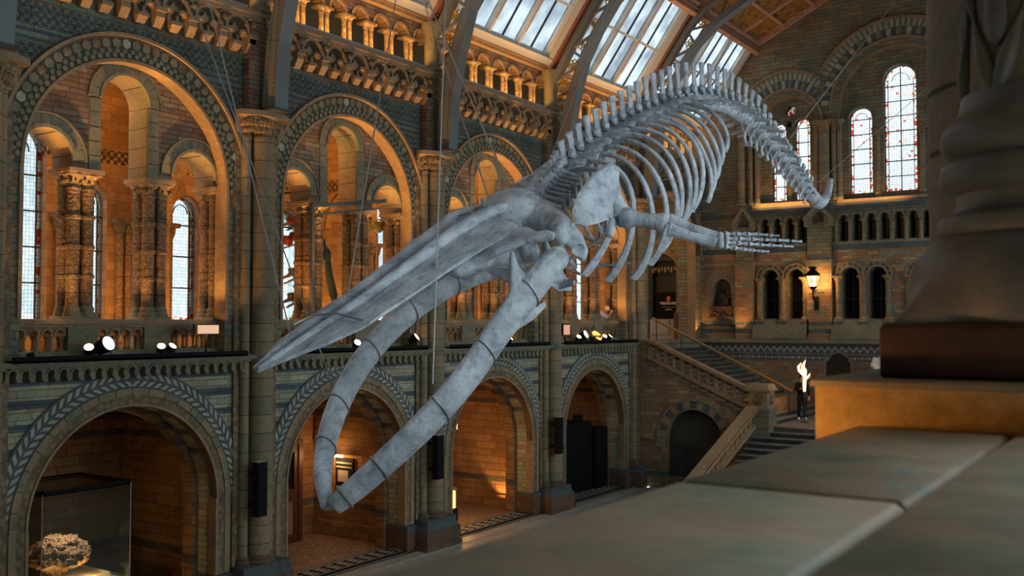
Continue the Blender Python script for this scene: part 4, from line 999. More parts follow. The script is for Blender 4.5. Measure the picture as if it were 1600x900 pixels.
def stair_bal(name, label, a, b, n, wid, mp3, hgt, arched):
    """balustrade between a and b, coping heights along the slope"""
    t = thing(name, label, 'balustrade', tuple(a))
    a = Vector(a); b = Vector(b); d = b - a
    m = M(); m.bar(a + Vector((0, 0, -.06)), b + Vector((0, 0, -.06)), wid, .10); m.bar(a + Vector((0, 0, -.14)), b + Vector((0, 0, -.14)), wid*.7, .08); build('coping', m, M_stone, t, 0)
    m = M(); m.bar(a + Vector((0, 0, -hgt + .05)), b + Vector((0, 0, -hgt + .05)), wid*.8, .12); build('plinth_rail', m, M_stone, t, 0)
    if arched:
        m = M(); m.bar(a + Vector((0, 0, -.21)), b + Vector((0, 0, -.21)), wid*.5, .10)
        for i in range(n):
            c = a + d*((i + .5)/n); sx = abs(d.x)/n
            m.ringb(lambda u, v, dd: (u, c.y - dd, v), c.x, c.z - .36, sx*.28, sx*.46, -.08, .1, 7, gap=0)
        build('arch_rail', m, M_stone, t)
    for i in range(n + (1 if arched else 0)):
        c = a + d*((i + (0 if arched else .5))/n); z0, z1 = c.z - hgt + .1, c.z - (.34 if arched else .17)
        h = z1 - z0; m = M()
        m.lathe(c.x, c.y, [(.075, z0), (.075, z0 + h*.1), (.045, z0 + h*.16), (.075, z0 + h*.38), (.07, z0 + h*.5), (.04, z0 + h*.72), (.07, z0 + h*.86), (.08, z1)], 8)
        if arched: m.lathe(c.x, c.y + .14, [(.07, z0), (.04, z0 + h*.2), (.04, z0 + h*.8), (.08, z1)], 6)
        build('baluster', m, M_stone, t)
    return t
stair_bal('stair_balustrade', 'carved stone balustrade sloping down the upper flight to the newel', (-17.3, FY + .02, -.58), (-13.2, FY + .02, -2.38), 12, .4, None, .80, True)
stair_bal('stair_balustrade', 'stone balustrade of the lower flight running down from the newel toward the hall', (-13.0, 34.75, -2.98), (-13.0, 28.2, -5.35), 15, .4, None, .78, False)
t = thing('newel_post', 'square stone newel post with carved panels where the two stair balustrades meet', 'newel post', (-12.8, 35.2, FL))
m = M(); m.box(-13.22, -12.38, 34.78, 35.6, FL, -3.1); m.box(-13.26, -12.34, 34.74, 35.64, -3.18, -3.08); build('shaft', m, M_pier, t)
m = M(); m.box(-13.16, -12.44, 34.84, 35.56, -3.08, -2.45)
m.box(-13.26, -12.34, 34.74, 35.64, -2.45, -2.36); m.frust(-12.8, 35.19, -2.36, -2.2, .42, .42, .36, .36); build('head', m, M_stone, t)
for x, y in ((-12.8, 34.82), (-12.42, 35.2)):
    m = M()
    if y < 35: m.box(x - .2, x + .2, y - .0, y + .04, -2.95, -2.55); 
    else: m.box(x - .04, x + .0, y - .2, y + .2, -2.95, -2.55)
    for j in range(12):
        a, b2 = random.uniform(-.16, .16), random.uniform(-.16, .16)
        m.sph((x + (a if y < 35 else .0), y + (0 if y < 35 else a), -2.75 + b2), .05, 6, 4)
    build('carved_panel', m, M_carve, t)
t = thing('handrail', 'brass handrail on dark posts down the middle of the upper stair flight', 'handrail', (-13, 38.5, -3.7))
a = Vector((-18.75, 38.5, .21)); b_ = Vector((-12.75, 38.5, -2.66))
m = M(); m.tube([a, b_], .05, 10); build('rail', m, M_brass, t)
for i in range(6):
    c = a + (b_ - a)*(.03 + .19*i); m = M(); m.tube([c, c + Vector((0, 0, -.95))], .025, 8); m.lathe(c.x, c.y, [(.06, c.z - .98), (.06, c.z - .93), (.02, c.z - .9)], 8); build('post', m, M_irondk, t)
t = thing('handrail', 'brass handrail along the inner side of the lower stair balustrade', 'handrail', (-12.7, 34, -4))
m = M(); m.tube([(-12.72, 34.6, -3.12), (-12.72, 28.4, -5.36)], .035, 8); build('rail', m, M_brass, t)
for i in range(5):
    y = 34.3 - 1.4*i; z = -3.12 - (34.6 - y)*.361; m = M(); m.tube([(-12.72, y, z), (-12.9, y, z - .05)], .015, 6); build('bracket', m, M_brass, t)
# ------------------------------------------------------------------ suspended whale skeleton
SP_, CP_ = math.sin(R(34)), math.cos(R(34)); s2, c2 = math.sin(R(2.02)), math.cos(R(2.02))
FWv = Vector((-SP_*c2, CP_*c2, s2)); RTv = Vector((CP_, SP_, 0)); UPv = RTv.cross(FWv)
def at_x(px, py, X):
    """the place in the vertical plane X that was sighted at (px, py) when the hall was surveyed"""
    d = FWv*1556 + RTv*(px - 800) + UPv*(450 - py); return d*(X/d.x)
WX = -9.5
whale = thing('whale_skeleton', 'huge pale grey whale skeleton diving on steel cables through the middle of the hall', 'whale skeleton', (WX, 15.0, 2.0))
T0 = Vector((WX, 8.44, -.58)); AX = Vector((0, .92, .391)).normalized(); NX = Vector((0, -.391, .92)).normalized(); SLn = 6.8
def sk(s, dx, h): return T0 + AX*(SLn*s) + NX*h + Vector((dx, 0, 0))
def lerp(tab, s):
    for (a, va), (b, vb) in zip(tab, tab[1:]):
        if s <= b: return va + (vb - va)*(s - a)/(b - a)
    return tab[-1][1]
Wd = [(0, .03), (.03, .12), (.08, .30), (.12, .45), (.2, .60), (.3, .65), (.4, .67), (.5, .70), (.6, .78), (.67, .92), (.72, .93), (.75, .75), (.765, .55), (.86, .5)]
Ri = [(0, .03), (.1, .09), (.2, .13), (.4, .24), (.6, .37), (.72, .43), (.8, .38), (.86, .3)]
Ed = [(0, .0), (.1, .01), (.2, .0), (.4, .06), (.5, .09), (.6, .13), (.7, .17), (.8, .16), (.86, .12)]
def skull():
    m = M(); ns = 80; nu = 41; vs = []
    for i in range(ns + 1):
        s = .765*i/ns; w_, ri, ed = lerp(Wd, s), lerp(Ri, s), lerp(Ed, s); row = []; th = min(1, s*7)
        for j in range(nu):
            u = -1 + 2*j/(nu - 1); a = abs(u)
            f = .80*math.cos(min(1, a)*PI/2)**.9
            if a < .16 and s < .7: f -= 1.3*(1 - a/.16)
            if abs(a - .52) < .04 and .12 < s < .66: f -= .10*(1 - abs(a - .52)/.04)
            row.append(sk(s, u*w_, ed + (ri - ed)*f + .012*math.sin(s*31 + a*5)*a))
        for j in range(nu - 1, -1, -1):
            u = -1 + 2*j/(nu - 1); a = abs(u)
            row.append(sk(s, u*w_, ed - .035 - th*(.05 + .34*min(1, s*1.7))*(1 - a)**1.2 + th*.09*min(1, s*2)*math.sin(a*PI)*.4))
        vs += row
    n = 2*nu; fs = []
    for i in range(ns):
        for j in range(n): fs.append((i*n + j, i*n + (j + 1) % n, (i+1)*n + (j+1) % n, (i+1)*n + j))
    fs += [tuple(range(n)), tuple(ns*n + j for j in range(n))[::-1]]
    m.add(vs, fs)
    for q in (-1, 1):                            # the two long paired bones of the snout ridge
        off = [(0, .04), (.1, .105), (.3, .155), (.5, .19), (.60, .19), (.68, .26), (.76, .32), (.84, .26)]; rad = [(0, .02), (.06, .045), (.2, .068), (.4, .095), (.6, .12), (.75, .11), (.84, .06)]
        ss = [.84*k/40 for k in range(41)]
        m.tube([sk(s, q*lerp(off, s), lerp(Ri, s) - lerp(rad, s)*.35) for s in ss], [lerp(rad, s) for s in ss], 14, up=NX, rads2=[lerp(rad, s)*(.75 if s < .5 else .9) for s in ss])
    b = M(); rot = Matrix.Rotation(R(23), 3, 'X')
    b.sph(sk(.885, 0, .07), (.56, .80, .42), 20, 14, rot=rot); b.sph(sk(.79, 0, -.02), (.6, .5, .26), 18, 12, rot=rot)
    b.sph(sk(.955, 0, -.12), (.80, .36, .32), 16, 10, rot=rot); b.sph(sk(1.01, 0, -.14), (.2, .16, .2), 12, 8)
    for q in (-1, 1):
        k_ = 1.0 if q > 0 else .74               # the far side is foreshortened by the skull's slight twist
        P = lambda x, y, z: Vector((WX + q*x*k_, y, z))
        b.tube([sk(.69, q*.45*k_, .16), sk(.705, q*.95*k_, .08), P(1.3, 12.72, 1.30), P(1.5, 12.82, 1.33), P(1.6, 12.86, 1.32)], [.13, .10, .085, .09, .06], 12, up=NX, rads2=[.45, .33, .17, .12, .09])
        b.tube([sk(.91, q*.4, -.02), P(.85, 13.95, 1.70), P(1.22, 13.62, 1.56), P(1.42, 13.42, 1.40)], [.22, .17, .14, .10], 12, up=NX, rads2=[.36, .28, .22, .14])
        b.sph(P(1.38, 13.45, 1.42), (.13, .22, .19), 12, 9, rot=rot)
        b.tube([P(1.36, 13.55, 1.48), P(1.42, 13.78, 1.32), P(1.46, 13.95, 1.12), P(1.45, 14.0, 1.02)], [.15, .13, .10, .05], 12, up=(1, 0, 0), rads2=[.22, .20, .14, .06])
        b.sph(P(.42, 12.7, 1.10), (.34, .95, .24), 14, 9, rot=rot); b.tube([P(.5, 12.3, 1.0), P(.62, 13.0, 1.04), P(.66, 13.35, 1.0), P(.6, 13.6, 1.12)], [.12, .15, .13, .07], 10)
        b.sph(P(.8, 13.35, 1.15), (.2, .22, .2), 10, 8); b.tube([P(.3, 12.3, .95), P(.85, 12.45, 1.15), P(1.2, 12.65, 1.26)], [.12, .1, .06], 10, up=NX, rads2=[.4, .3, .12])
        b.tube([sk(.93, q*.5, -.12), P(.95, 14.35, 1.58), P(1.1, 14.2, 1.42)], [.22, .16, .08], 10)
    b = fuse(b, .022, 3, .55)
    for q in (-1, 1):                            # hollow of the temple and the hollow under the cheek wing
        k_ = 1.0 if q > 0 else .74
        for c, rr, dr in ((Vector((WX + q*.92*k_, 13.32, 1.80)), (.42, .52, .30), Vector((-q*.6, -.1, -.75))), (Vector((WX + q*1.60*k_, 13.74, 1.14)), (.20, .15, .13), Vector((-q*.9, .0, .3)))):
            dr = dr.normalized(); iv = rot.inverted(); dl = iv @ dr; dl = Vector((dl.x/rr[0], dl.y/rr[1], dl.z/rr[2]))
            for i, v in enumerate(b.v):
                p = iv @ (Vector(v) - c); p = Vector((p.x/rr[0], p.y/rr[1], p.z/rr[2]))
                if p.length < 1:
                    A_, B_, C_ = dl.dot(dl), p.dot(dl), p.dot(p) - 1; t_ = (-B_ + math.sqrt(max(0, B_*B_ - A_*C_)))/A_; b.v[i] = tuple(Vector(v) + dr*min(t_, .55))
    k = len(m.v); m.v += b.v; m.f += [tuple(i + k for i in f) for f in b.f]; m.m += b.m
    return m
o = build('skull', skull(), M_bone, whale, 60)
# hollows and seams that read dark on the top of the snout
def mandible(q):
    m = M(); pts = [(13.26, .99, 1.42, .17, .15), (13.05, .86, 1.37, .25, .17), (12.67, .46, 1.25, .27, .14), (12.1, -.1, 1.12, .26, .13), (11.5, -.72, 1.01, .25, .125), (11.0, -1.2, .86, .24, .12), (10.55, -1.65, .62, .225, .115), (10.15, -2.05, .36, .205, .11), (9.87, -2.33, .15, .18, .10), (9.74, -2.46, .06, .13, .08)]
    if q < 0:                                    # the far jaw is set a little further back
        far = [(800, 412, -10.3), (752, 426, -10.4), (710, 443, -10.46), (665, 469, -10.5), (620, 504, -10.55), (580, 547, -10.55), (548, 594, -10.5), (524, 645, -10.35), (509, 697, -10.1), (504, 748, -9.8), (513, 794, -9.56)]
        pts = [(a.y, a.z, WX - a.x, r1, r2) for a, (r1, r2) in zip([at_x(*f) for f in far], [(.19, .13), (.20, .13), (.20, .12), (.21, .12), (.22, .12), (.22, .12), (.22, .115), (.215, .11), (.20, .11), (.18, .10), (.13, .09)])]
    fine = []
    for i in range(len(pts) - 1):
        for k in range(4):
            t = k/4; p0 = pts[max(i-1, 0)]; p1 = pts[i]; p2 = pts[i+1]; p3 = pts[min(i+2, len(pts)-1)]
            fine.append(tuple(.5*((2*b) + (-a + c)*t + (2*a - 5*b + 4*c - d)*t*t + (-a + 3*b - 3*c + d)*t**3) for a, b, c, d in zip(p0, p1, p2, p3)))
    fine.append(pts[-1])
    m.tube([(WX + q*x, y, z) for y, z, x, _, _ in fine], [f[3] for f in fine], 16, up=(0, -.70, .71), rads2=[f[4] for f in fine])
    P = lambda x, y, z: Vector((WX + q*x, y, z))
    if q < 0: return fuse(m, .024, 4, .5), fine
    m.tube([P(1.2, 12.62, .42), P(1.19, 12.48, .62), P(1.16, 12.42, .84), P(1.1, 12.45, 1.08)], [.12, .09, .06, .03], 10, up=(1, 0, 0), rads2=[.52, .26, .11, .05])
    m.sph(P(1.42, 13.22, 1.0), (.19, .2, .2), 14, 9); m.tube([P(1.38, 13.05, .75), P(1.42, 13.35, .72)], [.15, .1], 10)
    return fuse(m, .024, 4, .5), fine
for q in (1, -1):
    mm, fine = mandible(q)
    o = build('lower_jaw', mm, M_bone, whale, 60)
    for i in (8, 14, 20, 27, 32):                # steel straps
        y, z, x, r1, r2 = fine[i]; d = Vector((q*(fine[i+1][2] - x), fine[i+1][0] - y, fine[i+1][1] - z)).normalized()
        a = Vector((0, -.70, .71)); b = d.cross(a).normalized(); a = b.cross(d).normalized(); m = M()
        pts = [Vector((WX + q*x, y, z)) + a*math.cos(2*PI*j/20)*(r1*1.0 + .012) + b*math.sin(2*PI*j/20)*(r2*1.0 + .012) for j in range(21)]
        m.tube(pts, .013, 6); build('strap', m, M_steel, o)
# backbone
bk = [(842, 323), (856, 300), (874, 278), (897, 255), (925, 231), (958, 208), (995, 189), (1035, 172), (1075, 161), (1110, 160), (1145, 171), (1178, 194), (1205, 222), (1228, 250), (1248, 278), (1264, 300), (1279, 317), (1291, 307), (1298, 283)]
bp = [at_x(x, y, WX) for x, y in bk]; line = []
for i in range(len(bp) - 1):
    p0, p1, p2, p3 = bp[max(i-1, 0)], bp[i], bp[i+1], bp[min(i+2, len(bp)-1)]
    for k in range(20):
        t = k/20; line.append(.5*((2*p1) + (p2 - p0)*t + (2*p0 - 5*p1 + 4*p2 - p3)*t*t + (-p0 + 3*p1 - 3*p2 + p3)*t**3))
line.append(bp[-1]); cum = [0]
for a, b_ in zip(line, line[1:]): cum.append(cum[-1] + (b_ - a).length)
TOT = cum[-1]
def on(s):
    s = max(0, min(TOT - 1e-4, s))
    for i in range(len(cum) - 1):
        if cum[i+1] >= s:
            t = (s - cum[i])/(cum[i+1] - cum[i]); return line[i].lerp(line[i+1], t)
def frame(s):
    t = (on(s + .15) - on(s - .15)).normalized(); L = Vector((1, 0, 0)); D = L.cross(t).normalized(); return on(s), t, L, D
def vertebra(s, ln, r, hs, tp, wid, kind):
    rv = random.Random(int(s*100)); tp *= rv.uniform(.88, 1.12); wid *= rv.uniform(.85, 1.2); jz = rv.uniform(-.05, .05)
    c, t, L, D = frame(s); m = M(); W = lambda a, l, d: c + t*a + L*l + D*d
    # centrum: waisted drum with raised rims
    vs = []; n = 14; prof = [(-.5, .90), (-.46, 1.0), (-.36, .98), (-.1, .86), (.1, .86), (.36, .98), (.46, 1.0), (.5, .90)]
    for a, rr in prof:
        for j in range(n):
            q = 2*PI*j/n; vs.append(W(a*ln, math.cos(q)*r*rr*1.05, math.sin(q)*r*rr))
    fs = [(i*n + j, i*n + (j+1) % n, (i+1)*n + (j+1) % n, (i+1)*n + j) for i in range(len(prof)-1) for j in range(n)] + [tuple(range(n)), tuple((len(prof)-1)*n + j for j in range(n))]
    m.add(vs, fs)
    lw = min(ln, .34)
    if hs > .03:                                 # neural arch and spine
        ar = r*.95
        for q in (-1, 1): m.tube([W(0, q*r*.55, ar*.7), W(.0, q*r*.5, ar*1.2), W(-.02, 0, ar*1.75)], [.06*ln/.4 + .03, .05, .05], 8, up=t, rads2=[.05, .045, .05])
        lean = .17
        tip = hs; rows = [(0, ar*1.3, .40*lw, .06), (.2, ar*1.5 + (tip - ar*1.5)*.2, .32*lw, .045), (.5, ar*1.5 + (tip - ar*1.5)*.5, .28*lw, .04), (.8, ar*1.5 + (tip - ar*1.5)*.8, .33*lw, .045), (.95, tip*.96, .38*lw, .06), (1, tip, .30*lw, .045)]
        m.tube([W(.10 + lean*h*.9 - .12*(1 - f)*0, 0, h) for f, h, a, b2 in rows], [a*1.05 for f, h, a, b2 in rows], 8, up=t, rads2=[b2 for f, h, a, b2 in rows])
        for q in (-1, 1):                        # paired forward processes
            m.tube([W(-.0, q*r*.35, ar*1.3), W(-ln*.38, q*(r*.6 + .02), ar*1.6), W(-ln*.66, q*(r*.6 + .03), ar*1.8)], [.07, .07, .04], 7, up=L, rads2=[.08, .09, .05])
    if tp > .03:                                 # side processes
        for q in (-1, 1):
            dz = {'neck': -.05, 'chest': .17, 'loin': -.02, 'tail': -.08}[kind] + jz
            m.tube([W(0, q*r*.7, dz*.5), W(.02, q*(r + (tp - r)*.4), dz), W(.05, q*(r + (tp-r)*.8), dz - .03), W(.07, q*tp, dz - .06)], [wid*.55, wid*.42, wid*.58, wid*.46], 8, up=t, rads2=[.07, .045, .04, .03])
    if kind == 'neck':                           # ring shaped wings of the neck
        for q in (-1, 1): m.tube([W(0, q*r*.7, -.12), W(0, q*(tp*1.0), -.22), W(0, q*tp*1.15, -.02), W(0, q*r*.8, .1)], [.035]*4, 7, up=t)
    return m
s = .08; k = 0; VS = []
while s < TOT - .03:
    if k < 7: ln, r, hs, tp, kind, wd = .115, .19, .30 + .03*k, .42, 'neck', .12
    elif k < 21:
        f = (k - 7)/14; ln, r, hs, tp, kind, wd = .315 + .065*f, .17 + .02*f, .56 + .36*f, .50, 'chest', .24 + .04*f
    else:
        Y = on(s).y
        if Y < 25.5: ln, r, hs, tp, kind, wd = .40, .19 + .02*min(1, (Y - 20)/5), .93 - .06*(Y > 24)*(Y - 24), .60, 'loin', .26
        elif Y < 30.2: f = (Y - 25.5)/4.7; ln, r, hs, tp, kind, wd = .40 - .04*f, .225 - .02*f, .84*(1 - f)**.8 + .05, .46*(1 - f) + .22, 'tail', .2
        else:
            f = min(1, (TOT - s)/2.2); ln, r, hs, tp, kind, wd = .09 + .22*f, .085 + .13*f, 0, 0, 'tail', .1
    VS.append((s + ln/2, ln, kind, k)); build('vertebra', vertebra(s + ln/2, ln, r, hs, tp, wd, kind), M_bone, whale, 40)
    s += ln*1.13; k += 1
for i, (sv, ln, kind, kk) in enumerate(VS):      # chevron bones under the tail root
    Y = on(sv).y
    if 24.6 < Y < 30.3:
        c, t, L, D = frame(sv + ln*.55); f = (Y - 24.6)/5.7; m = M()
        for q in (-1, 1): m.tube([c + L*q*.09 - D*.2, c + L*q*.05 - D*.36, c - D*.42], .035, 7, up=t)
        m.tube([c - D*.38, c - D*(.52 - .0*f), c - D*(.68 - .22*f) + t*.08], [.05, .07, .05], 8, up=t, rads2=[.035, .035, .03]); build('chevron_bone', m, M_bone, whale)
m = M(); m.tube([on(j*.5) - frame(j*.5)[3]*.16 + Vector((.14, 0, 0)) for j in range(2, 17)], .035, 8); m.tube([on(j*.5) - frame(j*.5)[3]*.19 - Vector((.10, 0, 0)) for j in range(2, 17)], .03, 8)
build('spine_rod', m, M_iron, whale)
# ribs
ends = [(15.25, .85, .75), (16.2, .78, .7), (17.15, .85, .75), (17.65, 1.15, .85), (18.05, 1.45, .9), (18.5, 1.75, .9), (18.9, 1.98, .9), (19.2, 2.15, .9), (19.45, 2.35, .95), (19.7, 2.55, 1.0), (19.9, 2.8, 1.0), (20.05, 3.1, 1.05), (20.15, 3.4, 1.1), (20.3, 3.7, 1.15), (20.5, 4.0, 1.15)]
chest = [v for v in VS if v[2] == 'chest']
for i in range(14):
    sv = chest[i][0]; c, t, L, D = frame(sv)
    for q in (1, -1):
        ey, ez, ex = ends[i]; ex += .2*(i > 8); A = c + L*q*.2 + D*.02; E = Vector((WX + q*ex, ey, ez)); k_ = min(1, (E - A).length/2.2)
        B = A + L*q*(1.3 if i < 9 else 1.05)*k_ + t*.12 + D*.10*k_; C_ = E + Vector((q*(.75 if i < 5 else .55 if i < 9 else .3)*k_, .10, (.75 if i < 9 else .5)*k_))
        pts = []
        for j in range(17):
            u = j/16; pts.append(A*(1-u)**3 + B*3*u*(1-u)**2 + C_*3*u*u*(1-u) + E*u**3)
        broad = 1.5 if i < 5 else 1.0
        rr = [.06, .075, .09] + [.085 if i < 5 else .075]*8 + [(.085 if i < 5 else .075)*(1 + (broad - 1)*j/6) for j in range(6)]
        m = M(); m.tube(pts, rr, 8, up=(0, .35, -.1), rads2=[.045]*17); build('rib', m, M_bone, whale)
# shoulder blades and flippers
for q in (1, -1):
    X = -8.15
    sc = [(976, 259), (961, 254), (948, 259), (927, 277), (911, 303), (903, 329), (905, 350), (914, 355), (930, 350), (944, 345), (947, 355), (939, 366), (945, 371), (953, 363), (962, 350), (970, 356), (982, 340), (991, 323), (981, 315), (975, 300), (972, 280)]
    p3 = [at_x(x, y, X) for x, y in sc]; m = M(); cy = sum(p.y for p in p3)/len(p3); cz = sum(p.z for p in p3)/len(p3)
    dn = Vector((0, 0, 0)) if q > 0 else Vector((0, -.05, -.62))   # the far blade hangs lower, behind the skull
    fx = lambda u, v, d: (WX + q*(1.35 - .10*(v - cz) - .12*(u - cy)**2 + d), u + dn.y, v + dn.z)
    n = len(p3); rings = [(1, 0), (.96, .035), (.8, .03), (.5, .022), (.2, .02)]
    vs = []
    for f, d in rings: vs += [fx(cy + (p.y - cy)*f, cz + (p.z - cz)*f, d) for p in p3]
    for f, d in rings[1:]: vs += [fx(cy + (p.y - cy)*f, cz + (p.z - cz)*f, -d) for p in p3]
    vs += [fx(cy, cz, .02), fx(cy, cz, -.02)]; fs = []; nr = len(rings)
    for i in range(nr - 1): fs += [(i*n + j, i*n + (j+1) % n, (i+1)*n + (j+1) % n, (i+1)*n + j) for j in range(n)]
    fs += [(j, nr*n + j, nr*n + (j+1) % n, (j+1) % n) for j in range(n)]
    for i in range(nr, 2*nr - 2): fs += [(i*n + j, (i+1)*n + j, (i+1)*n + (j+1) % n, i*n + (j+1) % n) for j in range(n)]
    a, b_ = len(vs) - 2, len(vs) - 1; fs += [((nr-1)*n + j, (nr-1)*n + (j+1) % n, a) for j in range(n)] + [((2*nr-2)*n + (j+1) % n, (2*nr-2)*n + j, b_) for j in range(n)]
    m.add(vs, fs)
    g0 = Vector((WX + q*1.42, 15.32, 1.86)) + dn; m.tube([g0 + Vector((-q*.12, -.05, .22)), g0], [.09, .15], 10); m.tube([Vector((WX + q*1.4, 15.05, 1.75)) + dn, Vector((WX + q*1.48, 14.86, 1.55)) + dn, Vector((WX + q*1.5, 14.8, 1.46)) + dn], [.07, .075, .05], 8)
    build('shoulder_blade', m, M_bone, whale, 50)
    F = lambda x, y, z: Vector((WX + q*(x - WX), y, z)) + dn
    h0, e0, w0 = F(-7.95, 15.36, 1.82), F(-7.36, 15.62, 1.72), F(-6.62, 16.06, 1.42)
    m = M(); m.sph(h0, (.19, .19, .19), 12, 9); m.tube([h0, h0.lerp(e0, .4), h0.lerp(e0, .75), e0], [.17, .13, .15, .19], 12, rads2=[.15, .12, .13, .14]); build('upper_flipper_bone', fuse(m, .025, 3), M_bone, whale, 60)
    dz = Vector((0, .02, .09))
    for sg, rr in ((1, .085), (-1, .11)):
        m = M(); a = e0.lerp(w0, .07) + dz*sg; b_ = w0 + dz*sg*.75; m.tube([a, a.lerp(b_, .12), a.lerp(b_, .5), a.lerp(b_, .9), b_], [rr*1.2, rr, rr*.8, rr*.95, rr*1.05], 10); build('forearm_bone', m, M_bone, whale)
    tips = [F(-5.75, 16.8, 1.50), F(-5.48, 17.22, 1.42), F(-5.6, 17.1, 1.33), F(-5.9, 16.7, 1.23)]
    m = M()
    for j in range(5): m.sph(w0 + (tips[1] - w0)*.05 + Vector((0, .01*j, .10 - .05*j)), (.06, .06, .045), 8, 6)
    build('wrist_bones', m, M_bone, whale)
    for j, tp_ in enumerate(tips):
        st_ = w0.lerp(tips[1], .1) + Vector((0, 0, .105 - .07*j)); md = (st_ + tp_)/2 + Vector((0, 0, .035 - .02*j)); nb = 6 if j in (1, 2) else 5
        m = M()
        for b3 in range(nb):
            f0, f1 = b3/nb + .012, (b3+1)/nb - .02
            pp = [st_*(1-f)**2 + md*2*f*(1-f) + tp_*f*f for f in (f0, f0 + (f1-f0)*.15, (f0+f1)/2, f1 - (f1-f0)*.15, f1)]; rb = .043*(1 - .6*(b3/nb))
            m.tube(pp, [rb*1.2, rb*1.1, rb*.5, rb*1.05, rb*1.15], 8)
        build('finger_bones', m, M_bone, whale)
# throat bones, breast bone and the steel that carries them
for q in (1,):
    m = M(); m.tube([(WX + q*1.0, 12.6, -.1), (WX + q*1.12, 12.95, .12), (WX + q*1.05, 13.45, .3)], [.05, .08, .05], 8, flat=.6); build('throat_bone', m, M_bone, whale)
m = M(); m.tube([(WX - .55, 14.1, .95), (WX, 14.0, .8), (WX + .55, 14.1, .95)], [.05, .13, .05], 10, flat=.6); m.tube([(WX, 14.0, .8), (WX + .05, 14.4, .62)], [.12, .05], 8); build('throat_bone', m, M_bone, whale)
m = M(); m.tube([(WX + .35, 14.6, .78), (WX + .4, 14.95, .68), (WX + .45, 15.3, .62)], [.07, .13, .05], 8, flat=.5); m.tube([(WX + .1, 14.9, .8), (WX + .4, 14.95, .68), (WX + .75, 14.9, .7)], [.05, .11, .05], 8, flat=.5); build('breast_bone', m, M_bone, whale)
m = M()
for pts in ([(852, 372, -8.3), (852, 402, -8.2)], [(856, 398, -8.3), (870, 412, -8.5), (888, 420, -8.7), (905, 428, -9)], [(880, 412, -8.6), (905, 396, -8.6), (938, 372, -8.4)], [(882, 352, -9), (905, 368, -9), (930, 378, -8.8), (945, 380, -8.8)], [(925, 415, -8.8), (955, 414, -8.8), (985, 411, -8.8)], [(1005, 402, -8.7), (1020, 380, -8.4), (1040, 352, -8.0)], [(905, 330, -9.4), (922, 345, -8.6)]):
    m.tube([at_x(*p) for p in pts], .028, 7)
build('support_rod', m, M_iron, whale)
for pts, r_ in (([sk(.19, -.55, .06), sk(.185, -.1, .21), sk(.2, .2, .2), sk(.21, .58, .06)], .015), ([sk(.72, -.5, .35), sk(.73, 0, .45), sk(.74, .5, .25)], .02), ([sk(.80, 0, .38), sk(.80, 0, .55)], .05)):
    m = M(); m.tube(pts, r_, 8); build('lifting_bracket', m, M_steel, whale)
# ------------------------------------------------------------------ rigging cables
cb = [('thin steel cable from the roof to the snout bracket, foremost of the rigging', (326, 0, -14.2), (465, 568, -9.4), 1.6),
      ('thin steel cable from the roof down to the far lower jaw', (300, 0, -14.8), (521, 604, -10.6), 1.6),
      ('thin cable rising from the upper side of the snout past the big dark frame', (597, 130, -11.5), (541, 474, -9.35), 2.0),
      ('thick steel cable from the roof truss down to the top of the skull', (677, 20, -13.2), (805, 315, -9.4), 1.5),
      ('thin cable beside the thick one, down to the brow of the skull', (672, 33, -14.0), (764, 312, -9.6), 1.4),
      ('hanging wire beside the second truss down to the near lower jaw', (688, 240, -9.2), (676, 600, -8.75), 2.2),
      ('steel cable slanting up from the whale neck past the third truss', (906, 128, -11.5), (838, 305, -9.7), 2.0),
      ('long steel cable from the tail up to the right end of the roof', (1400, 0, -8.3), (1235, 215, -9.4), 1.5),
      ('steel cable from the tail end up to the right, across the stained windows', (1460, 128, -8.2), (1277, 286, -9.4), 1.6),
      ('thin cable from the back ridge up to the panelled ceiling', (1175, 0, -10.2), (1118, 105, -9.5), 1.6)]
for lab, a, b_, ex in cb:
    A, B = at_x(*a), at_x(*b_); A = B + (A - B)*ex
    m = M(); m.tube([A, B], .017 if 'thick' in lab or 'long' in lab else .011, 6); o = solo('rigging_cable', m, M_steel, lab, 'cable', 'rigging cables', 60)
# ------------------------------------------------------------------ the camera's own parapet and columns
t = thing('parapet_coping', 'broad worn stone parapet coping filling the lower right foreground, out of focus', 'parapet', (-.7, 2, -.5))
def copstone(x0, x1, y0, y1, z0=-.5, z1=-.362, e=.014, mat=M_near, outer=False):
    m = M(); pr = [(x0, z0), (x0, z1 - e), (x0 + e, z1), (x1 - e, z1), (x1, z1 - e), (x1, z0)]
    if outer: pr = [(x0 + .05, z0), (x0 + .05, z0 + .03), (x0 + .01, z0 + .05), (x0, z0 + .08), (x0 + .01, z1 - .02), (x0 + .04, z1), (x1 - e, z1), (x1, z1 - e), (x1, z0)]
    n = len(pr); vs = [(x, y, z) for y in (y0, y0 + e) for x, z in pr]
    vs = [(x, y0, z if z < z1 - e/2 else z - e) for x, z in pr] + [(x, y0 + e, z) for x, z in pr] + [(x, y1 - e, z) for x, z in pr] + [(x, y1, z if z < z1 - e/2 else z - e) for x, z in pr]
    fs = [tuple(range(n))[::-1], tuple(3*n + j for j in range(n))] + [(i*n + j, (i+1)*n + j, (i+1)*n + (j+1) % n, i*n + (j+1) % n) for i in range(3) for j in range(n)]
    m.add(vs, fs); return build('coping_stone', m, mat, t, 50)
for y0, y1 in ((-3.0, .6), (.606, 2.115), (2.135, 3.585), (3.6, 6.2)): copstone(-1.0, -.475, y0, y1, outer=True)
for y0, y1 in ((-3.0, 1.1), (1.108, 3.585), (3.6, 6.2)): copstone(-.465, .35, y0, y1)
m = M(); m.box(-.93, .3, -3, 3.58, -1.3, -.47); build('parapet_wall', m, M_near3, t)
t = thing('pedestal_block', 'ochre stone pedestal block projecting past the parapet, lit orange, under the near column', 'pedestal', (-.5, 4.3, -1))
